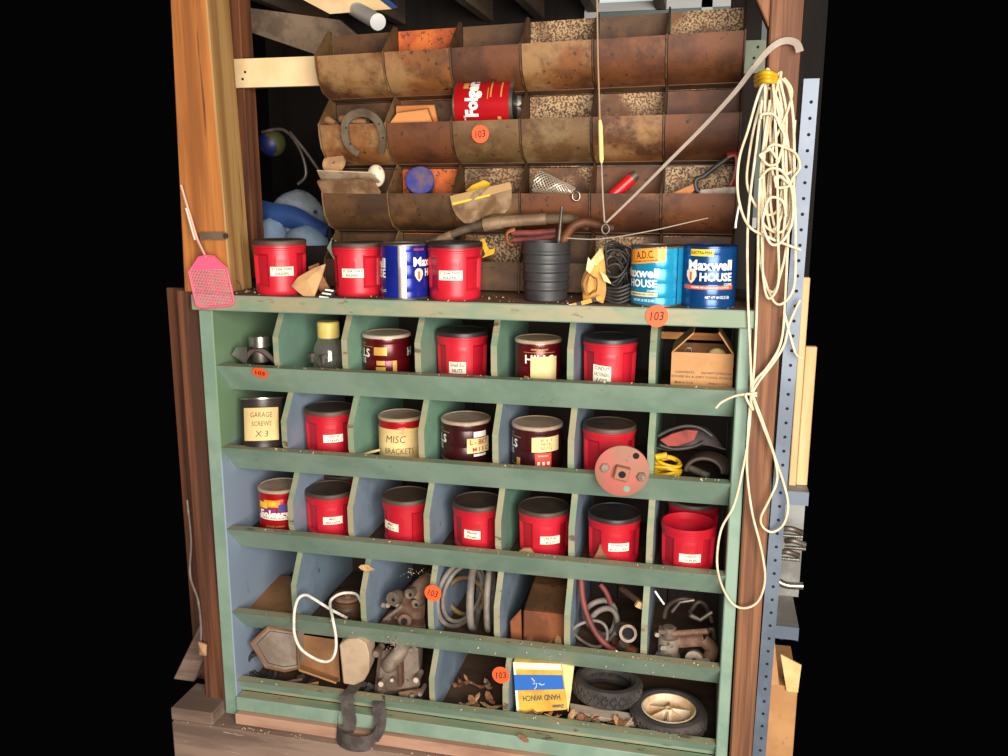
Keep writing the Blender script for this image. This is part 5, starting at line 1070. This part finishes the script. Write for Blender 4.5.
# tyres
def tyre(name, p, label, hub, rr=.113, w_=.062, tilt=(0, 0)):
    t = thing(name, label, 'tyre', p, (tilt[0], tilt[1], 0))
    prof = [(rr * .66, .006), (rr * .80, 0), (rr * .93, .003), (rr * .985, .010)] + [(rr, .012 + (w_ - .024) * i / 9) for i in range(10)] + [(rr * .985, w_ - .010), (rr * .93, w_ - .003), (rr * .80, w_), (rr * .68, w_ - .006), (rr * .66, w_ - .02)]
    nu = 220; b = MB(); vs = []
    for r_, z in prof:
        for i in range(nu):
            th = 2 * math.pi * i / nu; q_ = r_
            if r_ >= rr * .99:
                u = th * 12; s_ = (z - w_ / 2) / w_ * 6.5
                d = min(abs(((u + s_) / math.pi) % 1 - .5), abs(((u - s_) / math.pi) % 1 - .5)); q_ = r_ - (.006 if d < .11 else 0)
            vs.append((q_ * math.cos(th), q_ * math.sin(th), z))
    b.add(vs, [(j * nu + i, j * nu + (i + 1) % nu, (j + 1) * nu + (i + 1) % nu, (j + 1) * nu + i) for j in range(len(prof) - 1) for i in range(nu)])
    o = b.build('tyre_tread', RUBBER, t)
    if hub:
        MB().lathe([(rr * .67, .008), (rr * .67, w_ - .010), (rr * .70, w_ - .004), (rr * .66, w_ - .003), (rr * .61, w_ - .012), (rr * .60, .02)], 48, False, False).build('rim', HUB, t, smooth=40)
        MB().lathe([(rr * .60, .018), (.001, .018)], 32, False, False).build('hub_disc', HUB, t)
        h_ = MB(); h_.lathe([(.014, .018), (.012, w_ - .004), (.007, w_ - .004), (.007, .03)], 20); h_.build('hub_cap', HUB, t, smooth=40)
        for k in range(6):
            s_ = MB(); s_.T = Matrix.Rotation(2 * math.pi * k / 6 + .5, 4, 'Z'); s_.hexa([(.010, -.003, .018), (rr * .62, -.008, .018), (rr * .62, .008, .018), (.010, .003, .018)], [(.010, -.0015, w_ - .006), (rr * .62, -.002, w_ - .026), (rr * .62, .002, w_ - .026), (.010, .0015, w_ - .006)]); s_.build('spoke', HUB, t)
    return t
tyre('wheel', P(668, 722, .145, Z5 + .002), 'small rubber wheel with cream spoked hub at bottom right', True, rr=.116, w_=.064)
tyre('tyre', P(607, 690, .20, Z5 + .045), 'bare black tyre without hub behind the spoked wheel', False, rr=.108, w_=.06, tilt=(-4, 2))
solo('pale_plank', MB().hexa([P(570, 713, .085, Z5 + .03), P(637, 722, .085, Z5 + .022), P(637, 722, .13, Z5 + .022), P(570, 713, .13, Z5 + .03)], [P(570, 713, .085, Z5 + .044), P(637, 722, .085, Z5 + .036), P(637, 722, .13, Z5 + .036), P(570, 713, .13, Z5 + .044)]), mat('greyish_plank', (200, 184, 164), (170, 150, 130), scale=9, stretch=(.3, 1, 1), rough=.8), 'pale narrow plank in front of the bare black tyre', 'plank')
# dry leaves
random.seed(21)
def leafmesh(seed):
    rn = random.Random(seed); b = MB(); n = 10; out_ = []
    for i in range(n):
        a = 2 * math.pi * i / n; q_ = .5 * (1 + .25 * math.cos(2 * a)) * (1 + rn.uniform(-.22, .22)); out_.append(V((q_ * math.cos(a), .62 * q_ * math.sin(a), .16 * math.cos(2 * a) + rn.uniform(-.08, .08))))
    b.add(out_ + [V((0, 0, -.03))], [(i, (i + 1) % n, n) for i in range(n)]); return b
LM = [leafmesh(i).mesh('leaf', (LEAF, LEAFP, CHIP)[i % 3], solid=.02) for i in range(6)]
def leaves(n, xr, yr, Y0, Y1, z, smin, smax, label, group):
    for i in range(n):
        p = P(random.uniform(*xr), random.uniform(*yr), random.uniform(Y0, Y1), z); s_ = random.uniform(smin, smax)
        o = inst('dry_leaf', LM[random.randrange(6)], None, p + V((0, 0, .22 * s_ + random.uniform(0, .008))), (random.uniform(-.5, .5), random.uniform(-.5, .5), random.uniform(0, 6)))
        o.scale = (s_, s_, s_); tag(o, label, 'leaf', group)
leaves(26, (518, 632), (712, 730), .045, .08, Z5 + .024, .03, .055, 'crumpled dry leaf in the litter before the yellow carton', 'leaf litter before the yellow carton')
leaves(10, (456, 503), (690, 705), .07, .22, Z5 + .012, .035, .055, 'brown dry leaf in the bottom compartment left of the yellow carton', 'leaves in the small bottom compartment')
leaves(7, (526, 566), (640, 650), .06, .09, Z4 + .012, .03, .05, 'brown dry leaf in front of the rusty orange box', 'leaves before the rusty box')
o = inst('dry_leaf', LM[0], None, at(523, 738, -.022), (1.2, .6, .3)); o.scale = (.03,) * 3; tag(o, 'small orange dry leaf caught on the base board', 'leaf')
o = inst('dry_leaf', LM[2], None, at(366, 568, .02), (1.3, .2, .3)); o.scale = (.035,) * 3; tag(o, 'orange dry leaf stuck on top of a blue divider', 'leaf')
# lint and dust flecks on the rails and the sill
b = MB(); rn = random.Random(4)
def fleck(p, s_):
    b.add([p + V((rn.uniform(-s_, s_), rn.uniform(-s_, s_) * .5, rn.uniform(-s_, s_))) for _ in range(4)], [(0, 1, 2), (0, 1, 3), (0, 2, 3), (1, 2, 3)])
for _ in range(260):
    k = rn.choice((0, 1, 2, 3, 3, 4, 4)); z = RT[k]; fleck(V((rn.uniform(.02, 1.48), rn.uniform(.0, .022), z + .003)), rn.uniform(.0015, .0045))
for _ in range(160): fleck(V((rn.uniform(-.18, 1.5), rn.uniform(-.06, -.036), -.043)), rn.uniform(.002, .006))
for _ in range(160): fleck(V((rn.uniform(.0, 1.5), rn.uniform(-.018, .16), 1.342)), rn.uniform(.0015, .005))
for _ in range(50): u = rn.uniform(0, 1); fleck(V((rn.uniform(.3, 1.4), -.004 + .083 * u, RT[3] - .09 * u)), rn.uniform(.002, .005))
for _ in range(70): p_ = at(392 + rn.gauss(0, 5), 641 + rn.gauss(0, 4), .02 + rn.uniform(-.01, .02)); fleck(p_, rn.uniform(.001, .0035))
for _ in range(40): p_ = at(415 + rn.gauss(0, 6), 573 + rn.gauss(0, 2), .07); fleck(p_, rn.uniform(.001, .003))
for _ in range(40): p_ = at(636 + rn.gauss(0, 10), 658 + rn.gauss(0, 2.5), .03); fleck(p_, rn.uniform(.002, .005))
tag(b.build('dust_flecks', mat('lint', (206, 190, 170), (160, 130, 100), scale=60, rough=.9), None), 'pale lint and crumbs scattered along rails and sill', 'debris', kind='stuff')

# ================================================================== STEEL SHELVING AT RIGHT
sh = thing('steel_shelving', 'blue grey perforated steel shelving unit at the right edge', 'shelving', (1.66, .2, -.24))
u0, u1, yf = 1.612, 1.648, .0
def ux(z): return -.012 * (1.33 - z) / 1.2
b = MB(); b.hexa([(u0 + ux(-.2), yf, -.24), (u1 + ux(-.2), yf, -.24), (u1 + ux(-.2), yf + .004, -.24), (u0 + ux(-.2), yf + .004, -.24)], [(u0 + ux(1.9), yf, 1.9), (u1 + ux(1.9), yf, 1.9), (u1 + ux(1.9), yf + .004, 1.9), (u0 + ux(1.9), yf + .004, 1.9)]); b.build('upright', GREYST, sh, world=True)
b = MB(); b.hexa([(u0 + ux(-.2), yf + .004, -.24), (u0 + .004 + ux(-.2), yf + .004, -.24), (u0 + .004 + ux(-.2), yf + .04, -.24), (u0 + ux(-.2), yf + .04, -.24)], [(u0 + ux(1.9), yf + .004, 1.9), (u0 + .004 + ux(1.9), yf + .004, 1.9), (u0 + .004 + ux(1.9), yf + .04, 1.9), (u0 + ux(1.9), yf + .04, 1.9)]); b.build('upright_flange', GREYST, sh, world=True)
hm = MB(); hm.cyl((0, -.0008, 0), (0, .0004, 0), .0042, 10); hm = hm.mesh('hole', HOLE)
z = .06
while z < 1.85:
    inst('upright_hole', hm, sh, V((u0 + .021 + ux(z), yf, z)) - sh.location); z += .038
for z0 in (.86, .475):
    MB().box(1.625, 1.70, .012, .36, z0 - .004, z0 + .002).build('shelf', GREYD, sh, world=True); MB().box(1.625, 1.70, .006, .012, z0 - .035, z0 + .002).build('shelf_lip', GREYST, sh, world=True)
solo('plywood_sheet', MB().box(1.652, 1.67, .05, .07, .863, 1.42), mat('pale_plywood', (206, 172, 124), (186, 150, 102), scale=8, stretch=(2, 2, .2), rough=.7), 'light plywood sheet leaning on the upper steel shelf', 'panel', bevel=.002)
solo('plywood_sheet', MB().box(1.672, 1.70, .06, .08, .863, 1.24), mat('pale_plywood', (206, 172, 124)), 'shorter light plywood sheet behind the taller one', 'panel', bevel=.002)
for k, (x, y) in enumerate(((790, 533), (793, 545), (787, 556))):
    c = at(x, y, .05); sc_ = thing('scissors_clamp', ['upper grey steel clamp on the right shelf', 'middle grey steel clamp on the right shelf', 'lower grey steel clamp on the right shelf'][k], 'clamp', c)
    sub(sc_, 'jaw', lambda b: b.tube(smoothpts([c + V((-.02, 0, .01)), c + V((0, -.01, .016)), c + V((.03, 0, .004))], 5), .008, 8), STEELD, smooth=50); sub(sc_, 'arm', lambda b: b.tube([c + V((-.02, .01, -.012)), c + V((.034, 0, -.008))], .006, 8), STEEL, smooth=50)
solo('steel_tube', MB().tube(smoothpts(px3([(776, 580, .03), (786, 585, .03), (803, 586, .03)]), 5), .010, 12), STEEL, 'curved steel tube lying on the right shelf', 'tube', smooth=50)
solo('grey_board', MB().box(1.60, 1.715, .20, .215, .478, .855), GREYD, 'grey board standing at the back of the right shelf', 'board')
b = MB(); b.grid(lambda u, v: V((1.625 + .08 * u, .05 + .06 * v + .008 * math.sin(9 * u), .40 + .045 * math.sin(math.pi * (.15 + .7 * u)) * (1 - v) + .01 * math.sin(12 * u + 5 * v))), 14, 10); solo('blue_tarp', b, TARPB, 'folded dark blue tarp below the right shelf', 'tarp', smooth=60, solid=.003)
bx = thing('cardboard_box', 'large cardboard box on the ground behind the steel upright', 'box', (1.67, .15, -.24))
MB().box(1.632, 1.715, .06, .30, -.24, .27).build('body', CARD, bx, world=True, bevel=.002)
MB().hexa([(1.63, .06, .27), (1.665, .06, .27), (1.665, .28, .27), (1.63, .28, .27)], [(1.622, .06, .40), (1.645, .06, .40), (1.645, .28, .40), (1.622, .28, .40)]).build('flap', CARD, bx, world=True)
MB().hexa([(1.685, .05, .26), (1.715, .05, .26), (1.715, .06, .27), (1.685, .06, .27)], [(1.66, .03, .38), (1.715, .02, .36), (1.715, .025, .36), (1.66, .035, .38)]).build('flap', LABELY, bx, world=True)

# ================================================================== IN THE DARK BEHIND THE RACK
cz_ = at(296, 244, .6).z
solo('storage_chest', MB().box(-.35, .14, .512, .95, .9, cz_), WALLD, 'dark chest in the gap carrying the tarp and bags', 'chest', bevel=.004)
def dome(c, rx, ry, rz, w1=.05):
    return MB().grid(lambda u, v: V(c) + V((rx * math.sin(math.pi / 2 * v) * math.cos(2 * math.pi * u), ry * math.sin(math.pi / 2 * v) * math.sin(2 * math.pi * u), rz * math.cos(math.pi / 2 * v) * (1 + w1 * math.sin(9 * u + 4 * v)))), 28, 9, True)
gd = thing('grey_cushion', 'grey rounded bundle in the dark gap behind the first canister', 'bundle', P(298, 240, .72, cz_))
dome(P(298, 240, .72, cz_), .13, .10, at(298, 190, .72).z - cz_, .02).build('cover', GREYCL, gd, world=True, smooth=60)
c = at(315, 212, .635); sub(gd, 'button', lambda b: disc(b, c, (0, -1, 0), .006, .006), INK)
solo('blue_tarp', MB().grid(lambda u, v: at(258 + 70 * u, 203 + 26 * u ** 1.5 + (17 - 8 * u) * v + 1.5 * math.sin(9 * u), .60 - .02 * math.sin(math.pi * v)), 20, 8), TARPB, 'folded blue tarp in the dark gap left of the rack', 'tarp', smooth=60, solid=.02)
PBL = mat('pale_blue_cloth', (140, 162, 184), (112, 134, 158), scale=8, rough=.75)
solo('pale_blue_bag', dome(P(270, 240, .57, cz_), .07, .05, at(270, 219, .53).z - cz_), PBL, 'pale blue folded bag just behind the first canister lid', 'bag', smooth=60)
solo('pale_blue_bag', dome(P(306, 240, .57, cz_), .085, .05, at(300, 226, .53).z - cz_), PBL, 'pale blue folded bag right of the other folded bag', 'bag', smooth=60)
c = at(272, 143, .75); bl_ = thing('painted_ball', 'dark multicoloured ball in the gap left of the rack', 'ball', c - V((0, 0, .055)))
sub(bl_, 'ball', lambda b: b.grid(lambda u, v: c + V((.05 * math.sin(math.pi * v) * math.cos(2 * math.pi * u), .05 * math.sin(math.pi * v) * math.sin(2 * math.pi * u), .05 * math.cos(math.pi * v))), 24, 14, True), mat('navy_and_olive', (22, 30, 80), (70, 66, 30), scale=14, lo=.48, hi=.52, rough=.5), smooth=60)
for k, l in enumerate(([(262, 132), (284, 130), (300, 150), (306, 174), (298, 184)], [(290, 132), (306, 152), (320, 172)])):
    solo('bent_tube', MB().tube(smoothpts(px3(l, .7), 5), .006, 8), STEELD, ['bent dark metal tube with a hook end in the gap', 'straight dark metal tube nearest the rack in the gap'][k], 'tube', smooth=50)
